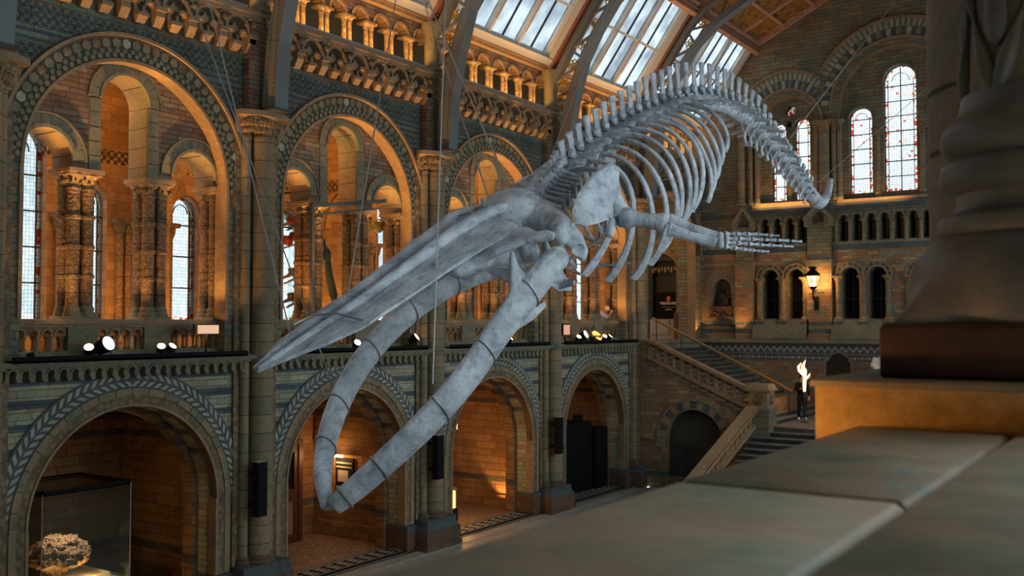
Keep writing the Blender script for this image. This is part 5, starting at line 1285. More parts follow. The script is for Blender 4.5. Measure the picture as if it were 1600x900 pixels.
m = M(); m.box(-1.115, .5, 3.62, 5.6, -1.5, -.228); build('block', m, M_nearor, t)
m = M(); m.frust(-.3, 4.61, -.228, -.208, .83, 1.0, .83, 1.0); m.frust(-.3, 4.61, -.208, -.20, .83, 1.0, .82, .99); build('cap_slab', m, M_near, t)
t = thing('carved_column', 'massive dark carved column with bulging ringed base and corner leaf at the right edge', 'column', (-.43, 4.30, -.2))
cx_, cy_ = -.43, 4.30
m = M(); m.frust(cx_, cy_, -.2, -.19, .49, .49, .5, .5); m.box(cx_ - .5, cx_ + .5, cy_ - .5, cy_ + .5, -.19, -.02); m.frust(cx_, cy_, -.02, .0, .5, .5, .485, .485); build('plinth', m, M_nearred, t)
pr = [(.47, 0.0), (.478, .012), (.484, .03), (.488, .05), (.492, .075), (.495, .10), (.496, .13), (.493, .16), (.488, .19), (.478, .22), (.465, .25), (.43, .295), (.395, .32), (.375, .335), (.385, .345), (.388, .37), (.385, .395), (.37, .41), (.335, .42), (.318, .44), (.312, .47), (.318, .495), (.345, .505), (.368, .52), (.378, .55), (.378, .58), (.368, .61), (.345, .625), (.335, .635), (.35, .65), (.368, .67), (.372, .71), (.365, .745), (.35, .765), (.32, .79), (.30, .83), (.292, .88)]
m = M(); m.lathe(cx_, cy_, pr, 192)
for i, (x, y, z) in enumerate(m.v):              # the foot flows out into a ribbed leaf at each corner of the plinth
    if z < .24:
        a = math.atan2(y - cy_, x - cx_); dq = (a - PI/4 + PI/4) % (PI/2) - PI/4; f = (1 - z/.24)**2.0*math.exp(-(dq/.21)**2)*(1 + .05*math.cos(dq*38)*(1 if z > .005 else 0)); r0 = math.hypot(x - cx_, y - cy_)
        r1 = r0 + .175*f; m.v[i] = (cx_ + math.cos(a)*r1, cy_ + math.sin(a)*r1, z)
    if .02 < m.v[i][2] < .24:
        pass
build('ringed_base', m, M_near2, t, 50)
m = M(); m.lathe(cx_, cy_, [(.262, .86), (.262, 4.4)], 40); build('shaft', m, M_near3, t)
m = M()                                         # interlaced carved stems climbing the shaft
for k in range(6):
    for sg in (-1, 1):
        pts = []; rr = []
        for j in range(61):
            z = .86 + 3.4*j/60; a = 2*PI*k/6 + sg*(z*1.25); pts.append((cx_ + .272*math.cos(a), cy_ + .272*math.sin(a), z)); rr.append(.022 + .014*math.sin(j*.9))
        m.tube(pts, rr, 8)
for k in range(6):
    for j in range(5):
        a = 2*PI*(k + .5*(j % 2))/6; z = 1.15 + j*.42; rot = Matrix.Rotation(a, 3, 'Z'); m.sph((cx_ + .268*math.cos(a), cy_ + .268*math.sin(a), z), (.03, .05, .12), 8, 8, rot=rot)
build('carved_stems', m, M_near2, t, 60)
t = thing('round_pillar', 'plain round jointed stone pillar standing behind the carved column at the right', 'pillar', (-.62, 5.7, -.2))
m = M(); ra = .50
zs = [-.2, .33, .87, 1.19, 1.73, 2.27, 2.9, 3.5, 4.2, 5.0]
for a, b_ in zip(zs, zs[1:]): m.lathe(-.62, 5.7, [(ra - .03, a), (ra, a + .014), (ra, b_ - .014), (ra - .03, b_)], 48)
build('shaft', m, M_near3, t, 20)
# ------------------------------------------------------------------ lamps on the lighting shelves and in the bays
def dirlamp(name, label, p, aim, r, ln, mat, power=0, cone=60, group=None, col=WARM, cat='spotlight'):
    t = thing(name, label, cat, tuple(p), group); p = Vector(p); d = Vector(aim).normalized()
    m = M(); m.tube([p - d*ln, p - d*ln*.85, p - d*ln*.3, p], [r*.55, r*.8, r, r*1.02], 14); build('housing', m, M_black, t)
    m = M(); m.tube([p - d*.008, p + d*.006], [r*.9, r*.9], 14); build('lens', m, mat, t)
    b = p - d*ln*.5; m = M(); m.tube([b + Vector((0, -r*1.2, 0)), b + Vector((0, -r*1.25, -r*1.3)), b + Vector((0, r*1.25, -r*1.3)), b + Vector((0, r*1.2, 0))], .012, 6); m.tube([b + Vector((0, 0, -r*1.3)), Vector((b.x, b.y, -.70))], .02, 6); m.box(b.x - .06, b.x + .06, b.y - .06, b.y + .06, -.70, -.67); build('yoke', m, M_black, t)
    if power: lamp(name + '_light', 'SPOT', p + d*.03, power, col, .05, rot=d, cone=cone)
    return t
for args in [((10.35, -.56), (-.2, -.3, 1), .07, 'small black spotlight at the left end of the nearest lighting shelf', M_black),
             ((11.55, -.47), (.5, -.35, .6), .10, 'small round spotlight with a warm lens, left beside the big cool white spotlight', M_warmlens),
             ((11.98, -.40), (.8, .15, .35), .16, 'large black spotlight with a glowing cool white lens on the nearest shelf', M_lens),
             ((13.22, -.48), (.5, -.3, .6), .09, 'left one of a close pair of small warm spotlights on the nearest shelf', M_warmlens),
             ((13.50, -.48), (.5, .1, .6), .09, 'right one of a close pair of small warm spotlights on the nearest shelf', M_warmlens),
             ((19.2, -.5), (.6, -.2, .5), .10, 'spotlight on the second shelf just below the whale snout', M_lens),
             ((21.6, -.38), (.6, .3, .5), .12, 'pale tilted spotlight at the right end of the second shelf', M_warmlens),
             ((26.0, -.48), (.5, -.2, .6), .09, 'left one of the paired spotlights on the third shelf beside the jaw', M_warmlens),
             ((26.3, -.48), (.5, .2, .6), .09, 'right one of the paired spotlights on the third shelf beside the jaw', M_warmlens),
             ((30.6, -.48), (.5, -.2, .6), .10, 'small dark spotlight left of the big cool one on the fourth shelf', M_warmlens),
             ((31.1, -.40), (.8, .1, .4), .16, 'large spotlight with a cool white lens on the fourth shelf', M_lens),
             ((32.5, -.48), (.5, -.2, .6), .10, 'left one of the last pair of warm spotlights on the fourth shelf', M_warmlens),
             ((32.95, -.48), (.5, .2, .6), .10, 'right one of the last pair of warm spotlights on the fourth shelf', M_warmlens)]:
    (y, z), aim, r, lab, mat = args; dirlamp('spotlight', lab, (XW + .22, y, z), aim, r, r*2.2, mat, 0, group='spotlights on the shelves')
def flood(label, y, z, col, w_=.26, h_=.14, tilt=0):
    t = thing('floodlight', label, 'floodlight', (XW + .25, y, z)); m = M(); m.box(XW + .16, XW + .30, y - w_, y + w_, z - h_, z + h_); build('housing', m, M_black, t)
    m = M(); m.box(XW + .30, XW + .31, y - w_*.93, y + w_*.93, z - h_*.9, z + h_*.8); build('lit_front', m, col, t)
    m = M(); m.tube([(XW + .23, y, z - h_), (XW + .23, y, -.70)], .02, 8); build('stand', m, M_black, t)
flood('rectangular floodlight with a pale peach face on a short stand, nearest bay', 14.36, -.13, glow('peach_panel', (1, .62, .42), .55), .30, .11)
flood('rectangular pinkish floodlight right of the third pier at the left of the fourth bay', 29.62, -.22, glow('pink_panel', (1, .5, .33), .5), .22, .2)
t = thing('floodlight', 'orange glowing bowl shaped floodlight on the fourth shelf', 'floodlight', (XW + .22, 31.75, -.5)); m = M(); m.lathe(XW + .22, 31.75, [(.1, -.68), (.2, -.6), (.27, -.48), (.26, -.44)], 16); build('bowl', m, M_brass, t)
m = M(); m.tube([(XW + .3, 31.75, -.46), (XW + .34, 31.75, -.42)], [.22, .2], 16); build('lens', m, glow('orange_lens', (1, .42, .08), 1.6), t)
for b in range(NB + 1):
    c = CB[b]; big = 1.0
    if b < 4:
        for dy in (-1.7, 1.7):
            lamp('shelf_uplight', 'SPOT', (XW + .42, c + dy, -.5), 70, WARM, .1, rot=(-.05, .12, 1), cone=100)
            lamp('corbel_spotlight', 'SPOT', (XW + .42, c + dy*.8, -.5), 1150, WARM, .1, rot=(-.035, .1, 1), cone=36)
        for dy in (-1.75, .1, 1.75): lamp('coping_uplight', 'SPOT', (XW - .12, c + dy, .14), 48, WARM, .08, rot=(-.02, .06, 1), cone=120)
        lamp('gallery_lamp', 'POINT', (-19.9, c - .2, 5.3), 150, WARM, .25); lamp('gallery_lamp', 'POINT', (-20.9, c + 1.6, .2), 70, WARM, .2); lamp('gallery_lamp', 'POINT', (-20.6, c - 1.7, .2), 70, WARM, .2)
    else: lamp('gallery_lamp', 'POINT', (-19.9, c, 3.6), 70, WARM, .25)
    lamp('colonnade_strip', 'AREA', (XW + .20, c, 7.42), 60, WARM, (5.5, .05), rot=(-.55, 0, 1))
for b, pw in ((0, 12), (1, 22), (2, 95), (3, 16)):
    lamp('alcove_lamp', 'POINT', (-19.7, CB[b] - 1.2, -2.3 if b == 0 else -3.4), pw, (1, .5, .16), .2)
lamp('alcove_floor_lamp', 'SPOT', (-19.2, PIER[2] + 5.2, FL + .15), 120, WARM, .06, rot=(-.2, .5, 1), cone=70); lamp('alcove_floor_lamp', 'SPOT', (-19.3, PIER[4] - .95, FL + .15), 60, WARM, .06, rot=(-.1, .2, 1), cone=60)
lamp('stair_recess_lamp', 'POINT', (-15.2, 37.6, -4.4), 14, WARM, .2)
for x in (-17.75, -16.1): lamp('niche_lamp', 'SPOT', (x, YE - .8, -.55), 48, WARM, .05, rot=(0, .25, 1), cone=90)
lamp('sill_lamp', 'AREA', (-14.0, YE - .35, 4.99), 14, WARM, (2.8, .05), rot=(0, .8, 1)); lamp('sill_lamp', 'AREA', (-10.5, YE - .35, 4.99), 9, WARM, (2.8, .05), rot=(0, .8, 1))
lamp('parapet_fill_light', 'SPOT', (-1.36, 3.26, -.37), 6, WARM, .03, rot=(.8, .6, -.12), cone=110)  # added warm spot without a fixture, lights the ochre block's near face
lamp('gallery_lamp_right', 'POINT', (1.6, 4.3, 2.4), 6, WARM, .2)
for y, z in ((28.05, FL + .09),): 
    t = thing('floor_uplight', 'tiny glowing recessed floor light at the foot of the third pier', 'floor light', (-18.9, y, z)); m = M(); m.lathe(-18.9, y, [(.09, z), (.09, z + .02), (.07, z + .03)], 12); build('rim', m, M_steel, t); m = M(); m.lathe(-18.9, y, [(.06, z + .03), (.05, z + .045)], 12); build('lens', m, M_warmlens, t)
# ------------------------------------------------------------------ column loudspeakers
for i, k in enumerate((1, 2, 3)):
    p = PIER[k] - .12; t = thing('column_loudspeaker', 'slim black column loudspeaker on the %s' % ['pier between the first and second ground arches', 'pier behind the crossing jaws', 'pier before the darkest ground arch'][i], 'loudspeaker', (XW + .62, p - .2, -3.75), 'column loudspeakers')
    m = M(); m.box(XW + .48, XW + .68, p - .32, p - .04, -4.36, -3.14, 0); build('cabinet', m, M_black, t)
    m = M(); m.box(XW + .68, XW + .69, p - .30, p - .06, -4.33, -3.17); build('grille', m, M_black, t)
    m = M(); m.box(XW + .49, XW + .67, p - .31, p - .05, -3.14, -3.12); build('top_plate', m, M_greypl, t)
    m = M()
    for z in (-3.4, -4.1): m.box(XW + .30, XW + .48, p - .24, p - .12, z - .04, z + .04)
    build('bracket', m, M_black, t)
# ------------------------------------------------------------------ glass case with coral
cx0, cx1, cy0, cy1 = -20.7, -18.8, 11.25, 13.25
t = thing('display_plinth', 'pale stepped plinth under the coral in the nearest ground alcove', 'plinth', (-19.75, 12.25, FL + .06)); m = M(); m.box(cx0, cx1, cy0, cy1, FL + .06, -5.45); build('body', m, M_greypl, t); m = M(); m.frust(-19.9, 12.25, -5.45, -5.32, .72, .85, .68, .8); build('slab', m, M_leaf, t)
t = thing('glass_case', 'tall square glass case with a dark framed lid, nearest ground alcove', 'display case', (-19.75, 12.25, -5.45))
m = M()
for a in ((cx0, cx0 + .015, cy0, cy1), (cx1 - .015, cx1, cy0, cy1), (cx0, cx1, cy0, cy0 + .015), (cx0, cx1, cy1 - .015, cy1)): m.box(a[0], a[1], a[2], a[3], -5.45, -3.42)
build('glass_panes', m, G_case, t, 0)
m = M()
for a in ((cx0, cx0 + .06, cy0, cy1), (cx1 - .06, cx1, cy0, cy1), (cx0, cx1, cy0, cy0 + .06), (cx0, cx1, cy1 - .06, cy1)): m.box(a[0], a[1], a[2], a[3], -3.45, -3.35)
build('lid_frame', m, M_black, t, 0); m = M(); m.box(cx0 + .05, cx1 - .05, cy0 + .05, cy1 - .05, -3.40, -3.37); build('lid_panel', m, G_case, t, 0)
m = M()
for x, y in ((cx0, cy0), (cx1, cy0), (cx0, cy1), (cx1, cy1)): m.tube([(x, y, -5.45), (x, y, -3.4)], .012, 6)
build('corner_joint', m, M_steel, t)
m = M(); cc = Vector((-19.75, 12.2, -4.9)); n1, n2 = 72, 40; vs = []
for i in range(n2 + 1):
    a = PI*i/n2
    for j in range(n1):
        q = 2*PI*j/n1; d = Vector((math.sin(a)*math.cos(q), math.sin(a)*math.sin(q), math.cos(a)))
        f = 1 + .16*noise.noise(d*2.2) + .20*abs(noise.noise(d*6 + Vector((3, 1, 2)))) - .06 + .08*noise.noise(d*15)
        low = 1 if d.z > -.25 else max(.35, 1 + (d.z + .25)*1.0)
        vs.append((cc.x + d.x*.62*f*low, cc.y + d.y*.62*f*low, cc.z + d.z*.42*f))
m.add(vs, [(i*n1 + j, i*n1 + (j+1) % n1, (i+1)*n1 + (j+1) % n1, (i+1)*n1 + j) for i in range(n2) for j in range(n1)])
M_coral = stone('pitted_coral', (.42, .31, .22), (.62, .50, .37), 30, carve=26, bump=1.0)
solo('coral_specimen', m, M_coral, 'craggy brown rounded coral specimen inside the tall glass case', 'coral', None, 60)
for (x, y) in ((-19.15, 12.05), (-19.4, 12.75)):
    pass
lamp('case_lamp', 'POINT', (-19.05, 12.5, -5.2), 14, WARM, .03); lamp('case_lamp', 'POINT', (-19.3, 11.6, -5.22), 8, WARM, .03); lamp('case_top_lamp', 'SPOT', (-19.4, 12.2, -3.55), 90, (1, .62, .36), .04, rot=(0, 0, -1), cone=90)
# ------------------------------------------------------------------ second ground bay: mahogany doors, lit panel; third bay: lit case
t = thing('wooden_door', 'tall dark glazed mahogany door standing open in the second ground alcove', 'door', (-21.2, 20.2, FL + .06))
m = M(); dm = lambda u, v, d: (-21.35 + d, u, v)
m.plate(dm, rect(19.3, 20.5, FL + .06, -3.5), [rect(19.45, 20.35, -4.75, -3.7), rect(19.45, 20.35, FL + .3, -5.1)], 0, .09); m.plate(dm, rect(19.15, 20.65, FL + .06, -3.35), [rect(19.3, 20.5, FL + .06, -3.5)], -.1, .12); build('leaf', m, M_wood, t, 0)
m = M(); m.plate(dm, rect(19.4, 20.4, -4.8, -3.65), [], .03, .04); build('glazing', m, M_black, t, 0); m = M(); m.plate(dm, rect(19.4, 20.4, FL + .25, -5.05), [], .03, .05); build('lower_panel', m, M_redwood, t, 0)
t = thing('picture_light_panel', 'dark notice board with a glowing lamp above it, seen between the lower jaws', 'notice board', (-20.5, 21.6, -4.3))
py_ = PIER[2] - .76
m = M(); m.box(-20.85, -20.15, py_ - .05, py_, -4.95, -3.95); build('board', m, M_black, t)
m = M()
for z in (-4.1, -4.22, -4.8): m.box(-20.8, -20.2, py_ - .07, py_ - .05, z - .02, z + .02)
m.box(-20.75, -20.35, py_ - .06, py_ - .05, -4.65, -4.32); build('printed_lines', m, M_greypl, t)
m = M(); m.box(-20.95, -20.45, py_ - .22, py_ - .14, -3.92, -3.86); build('lamp_tube', m, glow('picture_lamp', (1, .6, .25), 5), t); lamp('picture_lamp_light', 'POINT', (-20.7, py_ - .3, -3.95), 22, WARM, .05)
t = thing('lit_display_case', 'small glowing display case beside the pier in the third ground alcove', 'display case', (-19.5, 25.25, FL + .06))
m = M(); m.box(-19.75, -19.2, 24.85, 25.4, FL + .06, -5.85); build('base', m, M_black, t); m = M(); m.box(-19.7, -19.25, 24.9, 25.35, -5.85, -5.3); build('lit_panel', m, M_panelglow, t)
m = M(); m.box(-19.72, -19.21, 24.87, 25.38, -5.3, -3.1); build('glass', m, G_case, t, 0); m = M(); m.box(-19.74, -19.2, 24.86, 25.4, -3.1, -3.04); build('lid', m, M_black, t, 0); lamp('case_light', 'POINT', (-19.0, 25.6, -5.5), 10, WARM, .05)
t = thing('black_exhibit_booth', 'large unlit black booth filling the fourth ground arch', 'booth', (-19.6, 32.6, FL + .06))
m = M(); m.box(-20.3, -18.75, 30.9, 33.2, FL + .06, -3.72); build('tall_block', m, M_black, t); m = M(); m.box(-19.9, -18.6, 33.25, 34.2, FL + .06, -4.0); build('side_block', m, M_black, t); m = M(); m.box(-19.4, -19.1, 32.9, 33.15, -3.72, -3.5); build('top_box', m, M_black, t)
# ------------------------------------------------------------------ bird vitrine in the second gallery bay
t = thing('vitrine_frame', 'tall dark metal vitrine frame behind the second gallery arches, above the whale snout', 'display frame', (-19.5, 19.5, -1.05))
m = M(); q0, q1, q2, q3 = at_x(488, 318, -18.2), at_x(488, 508, -18.2), at_x(602, 314, -18.2), at_x(427, 300, -19.3)
m.bar(q1, q0, .09, .09); m.bar(q0 + Vector((0, 0, -.05)), q2, .10, .10); m.bar(q0 + Vector((0, 0, -.28)), q2 + Vector((0, -.2, -.22)), .05, .05); m.bar((-19.4, q3.y, -1.05), (-19.4, q3.y, 3.3), .08, .08)
m.bar((-19.4, 19.3, -1.05), (-19.4, 19.3, 3.6), .08, .08); m.bar((-19.4, q3.y, 2.5), (-19.4, 19.3, 2.5), .04, .04); m.bar((-19.4, q3.y, 3.3), (-19.4, 19.3, 3.6), .06, .06); m.bar(q0, (-19.4, 19.3, 3.3), .06, .06)
build('posts_and_beams', m, M_irondk, t, 0)
m = M(); m.box(-19.39, -19.38, 17.8, 19.05, -.9, 3.2); build('glass', m, G_case, t, 0)
def bird(label, p, col, sc=1, head=None, tail=.3, group='stuffed birds on the vitrine perches'):
    t = thing('mounted_bird', label, 'bird', p, group); p = Vector(p); m = M(); rot = Matrix.Rotation(R(-30), 3, 'X')
    m.sph(p + Vector((0, 0, .12*sc)), (.075*sc, .14*sc, .09*sc), 12, 8, rot=rot); m.tube([p + Vector((0, .1*sc, .16*sc)), p + Vector((0, .15*sc, .24*sc))], [.06*sc, .04*sc], 8); m.sph(p + Vector((0, .17*sc, .27*sc)), .05*sc, 10, 7)
    build('body', fuse(m, .012*sc, 2), col, t, 60)
    m = M(); m.tube([p + Vector((0, -.1*sc, .09*sc)), p + Vector((0, -(.1 + tail)*sc, -.02*sc))], [.04*sc, .02*sc], 8, rads2=[.05*sc, .035*sc]); build('tail', m, col, t)
    m = M(); m.tube([p + Vector((0, .21*sc, .27*sc)), p + Vector((0, .28*sc, .25*sc))], [.018*sc, .004*sc], 6); build('beak', m, M_irondk, t)
    m = M()
    for q in (-.03, .03): m.tube([p + Vector((q*sc, 0, .06*sc)), p + Vector((q*sc, .01, -.0))], .007*sc, 5)
    build('legs', m, M_irondk, t)
    for q in (-1, 1): m = M(); m.sph(p + Vector((q*.065*sc, -.02*sc, .13*sc)), (.02*sc, .13*sc, .06*sc), 8, 6, rot=rot); build('wing', m, col, t)
cols = {'red': plain('scarlet_plumage', (.55, .08, .03), .7, noise_=20), 'or': plain('orange_plumage', (.6, .24, .06), .7, noise_=20), 'br': plain('brown_plumage', (.3, .18, .09), .7, noise_=20), 'bl': plain('blue_white_plumage', (.5, .55, .65), .7, noise_=25), 'gr': plain('dark_green_plumage', (.03, .06, .045), .5, noise_=25), 'y': plain('olive_yellow_plumage', (.35, .3, .1), .7, noise_=20)}
for z, y0, y1, bs in ((2.5, 18.2, 18.9, [('red and black bird on the uppermost perch', 18.45, 'red')]), (2.0, 18.0, 18.8, [('scarlet bird at the left of the second perch', 18.22, 'red'), ('orange bird at the right of the second perch', 18.68, 'or')]), (1.1, 18.1, 18.85, [('orange crested bird on the third perch from the top', 18.55, 'or')]), (.48, 18.2, 18.85, [('brown bird on the lowest perch', 18.5, 'br')])):
    m = M(); m.tube([(-19.35, y0, z - .08), (-19.35, y1, z + .16)], .022, 8); solo('perch', m, M_steel, 'slanting pale perch rod at height %s in the bird vitrine' % {2.5: 'one, the topmost', 2.0: 'two from the top', 1.1: 'three from the top', .48: 'four, the lowest'}[z], 'perch', 'vitrine perches')
    for lab, y, c_ in bs: bird(lab, (-19.35, y, z - .08 + .24*(y - y0)/(y1 - y0) + .02), cols[c_], 1.25)
bird('blue and white long tailed bird hanging in the vitrine near the left column', (-19.5, 18.0, 1.75), cols['bl'], 1.2, tail=.5, group=None)
t = thing('peacock_specimen', 'dark peacock with long drooping tail against the bright leaded window, above the snout bracket', 'bird', (-19.3, 19.6, 2.0))
m = M(); m.sph((-19.3, 19.6, 1.85), (.1, .14, .2), 12, 8); m.tube([(-19.3, 19.58, 1.95), (-19.3, 19.5, 2.15), (-19.3, 19.52, 2.28)], [.07, .04, .045], 8); build('body', fuse(m, .02, 2), cols['gr'], t, 60)
m = M(); m.tube([(-19.3, 19.62, 1.8), (-19.3, 19.7, 1.3), (-19.3, 19.85, .8), (-19.3, 19.95, .45)], [.1, .13, .15, .05], 10, rads2=[.06, .07, .07, .03]); build('tail', m, cols['gr'], t)
bird('olive hawk with spread wings perched at the right end of the vitrine beam', (-19.4, 21.75, 2.6), cols['y'], 1.7, group=None)
t = thing('perch', 'thin post carrying the olive hawk at the right of the vitrine', 'perch', (-19.4, 21.75, -1.05)); m = M(); m.tube([(-19.4, 21.75, -1.05), (-19.4, 21.75, 2.6)], .03, 6); build('post', m, M_stone, t)
# ------------------------------------------------------------------ end wall: lantern, niche figure, plaque, sign
t = thing('wall_lantern', 'glowing black iron lantern on a curled bracket on the pilaster of the end wall', 'lantern', (-12.72, YE - .75, 1.7))
lx, ly = -12.74, YE - .78
m = M(); m.lathe(lx, ly, [(.15, 1.52), (.27, 1.95)], 6); build('glass', m, glow('lantern_glass', (1, .55, .16), 4.0), t, 0)
m = M(); m.lathe(lx, ly, [(.29, 1.95), (.31, 2.0), (.15, 2.18), (.10, 2.2), (.12, 2.27), (.2, 2.3), (.14, 2.34), (.04, 2.36)], 6)
for j in range(6):
    a = 2*PI*(j + .5)/6; m.tube([(lx + .155*math.cos(a), ly + .155*math.sin(a), 1.5), (lx + .28*math.cos(a), ly + .28*math.sin(a), 1.97)], .018, 6); m.sph((lx + .27*math.cos(a), ly + .27*math.sin(a), 2.04), .03, 6, 4)
for z, r_ in ((1.74, .215), (1.5, .15)): m.tube([(lx + r_*math.cos(2*PI*j/12), ly + r_*math.sin(2*PI*j/12), z) for j in range(13)], .015, 6)
m.lathe(lx, ly, [(.17, 1.5), (.1, 1.42), (.03, 1.36)], 8); build('cage', m, M_black, t, 0)
m = M(); m.tube([(lx, ly, 1.4), (lx, ly, 1.1), (lx, ly + .12, .95), (lx, ly + .3, .95), (lx, YE - .32, 1.05)], .035, 8); m.tube([(lx, ly + .1, 1.28), (lx + .02, ly + .3, 1.38), (lx, YE - .32, 1.35)], .025, 8); m.tube([(lx - .3, YE - .38, 1.22), (lx + .35, YE - .38, 1.28)], .015, 6); m.box(lx - .09, lx + .09, YE - .36, YE - .3, .55, 1.1); build('bracket', m, M_black, t)
for dx in (-.36, .36): lamp('lantern_light', 'POINT', (lx + dx, ly + .1, 1.72), 26, (1, .5, .14), .08)
t = thing('niche_surround', 'grey stone tablet framing a round-headed niche on the end wall', 'niche frame', (-16.95, YE, 1.2))
M_tab = stone('grey_tablet_stone', (.15, .14, .125), (.2, .18, .155), 8)
m = M(); m.plate(endw, rect(-17.76, -16.14, .03, 2.30), [arch(-16.99, .42, .71, 1.54, 18)], .05, .12); m.plate(endw, rect(-17.80, -16.10, -.05, .04), [], .05, .18); m.plate(endw, rect(-16.20, -16.10, .04, 2.32), [], .05, .15); build('tablet', m, M_tab, t)
m = M(); m.ringb(endw, -16.99, 1.54, .42, .46, .12, .15, 12, gap=0); m.box(-17.42, -16.56, YE + .45, YE + .5, .6, 2.0); build('moulding', m, M_stone2, t)
t = thing('plinth_relief', 'dark bracket pedestal with carved relief under the niche figure', 'pedestal', (-16.99, YE - .2, .45)); m = M(); m.box(-17.5, -16.5, YE - .34, YE + .4, .3, .68); m.box(-17.56, -16.44, YE - .4, YE + .4, .66, .74); m.box(-17.56, -16.44, YE - .38, YE - .05, .2, .3); build('block', m, M_dark, t)
m = M(); m.tube([(-17.35 + .07*j, YE - .35, .44 + .07*math.sin(j*1.1)) for j in range(11)], .03, 6); build('relief', m, M_bronze, t)
t = thing('niche_statue', 'dark bronze half-figure with hat holding a long object in the end wall niche', 'statue', (-16.99, YE - .05, .74))
bx, by, bz = -16.99, YE + .05, .74
m = M(); m.sph((bx, by, bz + .22), (.3, .18, .25), 14, 10); m.tube([(bx, by, bz + .3), (bx + .02, by, bz + .55), (bx + .02, by - .02, bz + .64)], [.22, .17, .07], 12, flat=.75); m.sph((bx + .03, by - .03, bz + .76), (.085, .1, .12), 12, 9); m.sph((bx + .03, by - .13, bz + .75), (.02, .03, .025), 6, 5)
m.tube([(bx - .17, by, bz + .52), (bx - .26, by - .08, bz + .3), (bx - .05, by - .24, bz + .25)], [.08, .075, .05], 10); m.tube([(bx + .2, by, bz + .52), (bx + .3, by - .08, bz + .32), (bx + .12, by - .24, bz + .3)], [.08, .075, .05], 10)
m.tube([(bx - .35, by - .1, bz + .05), (bx, by - .2, bz + .1), (bx + .3, by - .1, bz + .05)], [.1, .14, .1], 10); build('figure', fuse(m, .02, 3), M_bronze, t, 60)
m = M(); m.lathe(bx + .03, by - .02, [(.17, bz + .82), (.17, bz + .84), (.09, bz + .85), (.085, bz + .92), (.03, bz + .94)], 14); build('hat', m, M_bronze, t)
m = M(); m.tube([(bx - .1, by - .26, bz + .28), (bx + .3, by - .3, bz + .42), (bx + .55, by - .36, bz + .5)], .025, 8); m.box(bx + .1, bx + .34, by - .3, by - .1, bz + .1, bz + .5); build('held_object', m, M_bronze, t)
t = thing('memorial_plaque', 'dark plaque with a curved top on the end wall beside the flame', 'plaque', (-11.93, YE - .1, -1.8))
m = M(); ou = [(-12.42, -2.55), (-11.44, -2.55), (-11.44, -1.62), (-11.56, -1.56), (-11.62, -1.44)] + [(-11.93 + .32*math.cos(a), -1.5 + .25*math.sin(a)) for a in [PI*j/10 for j in range(11)]] + [(-12.24, -1.44), (-12.30, -1.56), (-12.42, -1.62)]
m.plate(endw, ou, [], .06, .13); build('slab', m, M_slab, t)
m = M()
for j in range(10): a = 2*PI*j/10; m.sph((-11.93 + .13*math.cos(a), YE - .14, -1.5 + .1*math.sin(a)), (.05, .02, .04), 6, 4)
for j in range(6): m.box(-12.3, -11.56, YE - .135, YE - .13, -1.75 - .11*j, -1.72 - .11*j)
build('relief', m, M_slab, t)
m = M(); ou2 = [(-12.52, -2.6), (-11.34, -2.6), (-11.34, -1.55), (-11.5, -1.5), (-11.52, -1.4)] + [(-11.93 + .42*math.cos(a), -1.5 + .33*math.sin(a)) for a in [PI*j/10 for j in range(11)]] + [(-12.34, -1.4), (-12.36, -1.5), (-12.52, -1.55)]
m.plate(endw, ou2, [], .05, .09); build('border', m, M_stone2, t)
# arch, door and sign at the head of the stairs
# (the doorway itself is an opening in the end wall)
m = M(); m.box(-22.3, -17.6, YE + 2.2, YE + 2.4, -1.1, 6); m.box(-22.3, -17.6, YE + .5, YE + 2.3, -1.15, -1.05); m.box(-21.2, -21.0, YE + .5, YE + 2.3, -1.1, 6); m.box(-18.9, -18.7, YE + .5, YE + 2.3, -1.1, 6); m.box(-22.3, -17.6, YE + .5, YE + 2.3, 4.2, 4.4); struct('wall_gallery', m, M_gal)
m = M(); m.ringb(endw, DX, 2.45, .74, .98, 0, .06, 13, gap=.05); m.ringb(lambda u, v, d: (u, YE + 2.2 - d, v), DX, 2.0, .5, .7, 0, .1, 16, gap=0)
for i in range(9):
    x = DX - .64 + .16*i; m.box(x - .05, x + .05, YE + .3, YE + .5, 2.35 + .1*(i % 2), 2.6)
struct('trim_17', m, M_stone)
t = thing('exhibition_sign', 'tall black sign with orange emblem and white lettering in the doorway at the stair head', 'sign', (DX + .08, YE + .35, .2))
m = M(); m.box(DX - .42, DX + .66, YE + .30, YE + .36, .22, 1.42); build('board', m, M_black, t)
M_or = plain('orange_print', (.8, .22, .06), .6); M_wh = plain('white_print', (.8, .8, .78), .6)
m = M(); m.plate(endw, [(DX + .16 + .10*math.cos(a)*(1 if math.sin(a) > -.2 else .68), 1.12 + .13*math.sin(a)) for a in [2*PI*j/20 for j in range(20)]], [circ(DX + .12, 1.13, .022, 8), circ(DX + .20, 1.13, .022, 8), [(DX + .16, 1.09), (DX + .175, 1.06), (DX + .145, 1.06)]], -.30, -.285); build('emblem', m, M_or, t)
cu = bpy.data.curves.new('txt', 'FONT'); cu.body = 'TREASURES'; cu.size = .175; cu.align_x = 'CENTER'; cu.extrude = .004; cu.offset = .004
ob = bpy.data.objects.new('txt', cu); COL.objects.link(ob); me = bpy.data.meshes.new_from_object(ob.evaluated_get(bpy.context.evaluated_depsgraph_get())); bpy.data.objects.remove(ob)
me.transform(Matrix.Translation(Vector((.08, -.06, .66))) @ Matrix.Rotation(R(90), 4, 'X')); 
me.materials.clear(); me.materials.append(M_wh); o = bpy.data.objects.new('lettering', me); COL.objects.link(o); o.parent = t
m = M(); m.box(DX - .18, DX + .5, YE + .290, YE + .30, .74, .75); m.box(DX + .0, DX + .32, YE + .290, YE + .30, .62, .65); build('small_print', m, M_wh, t)
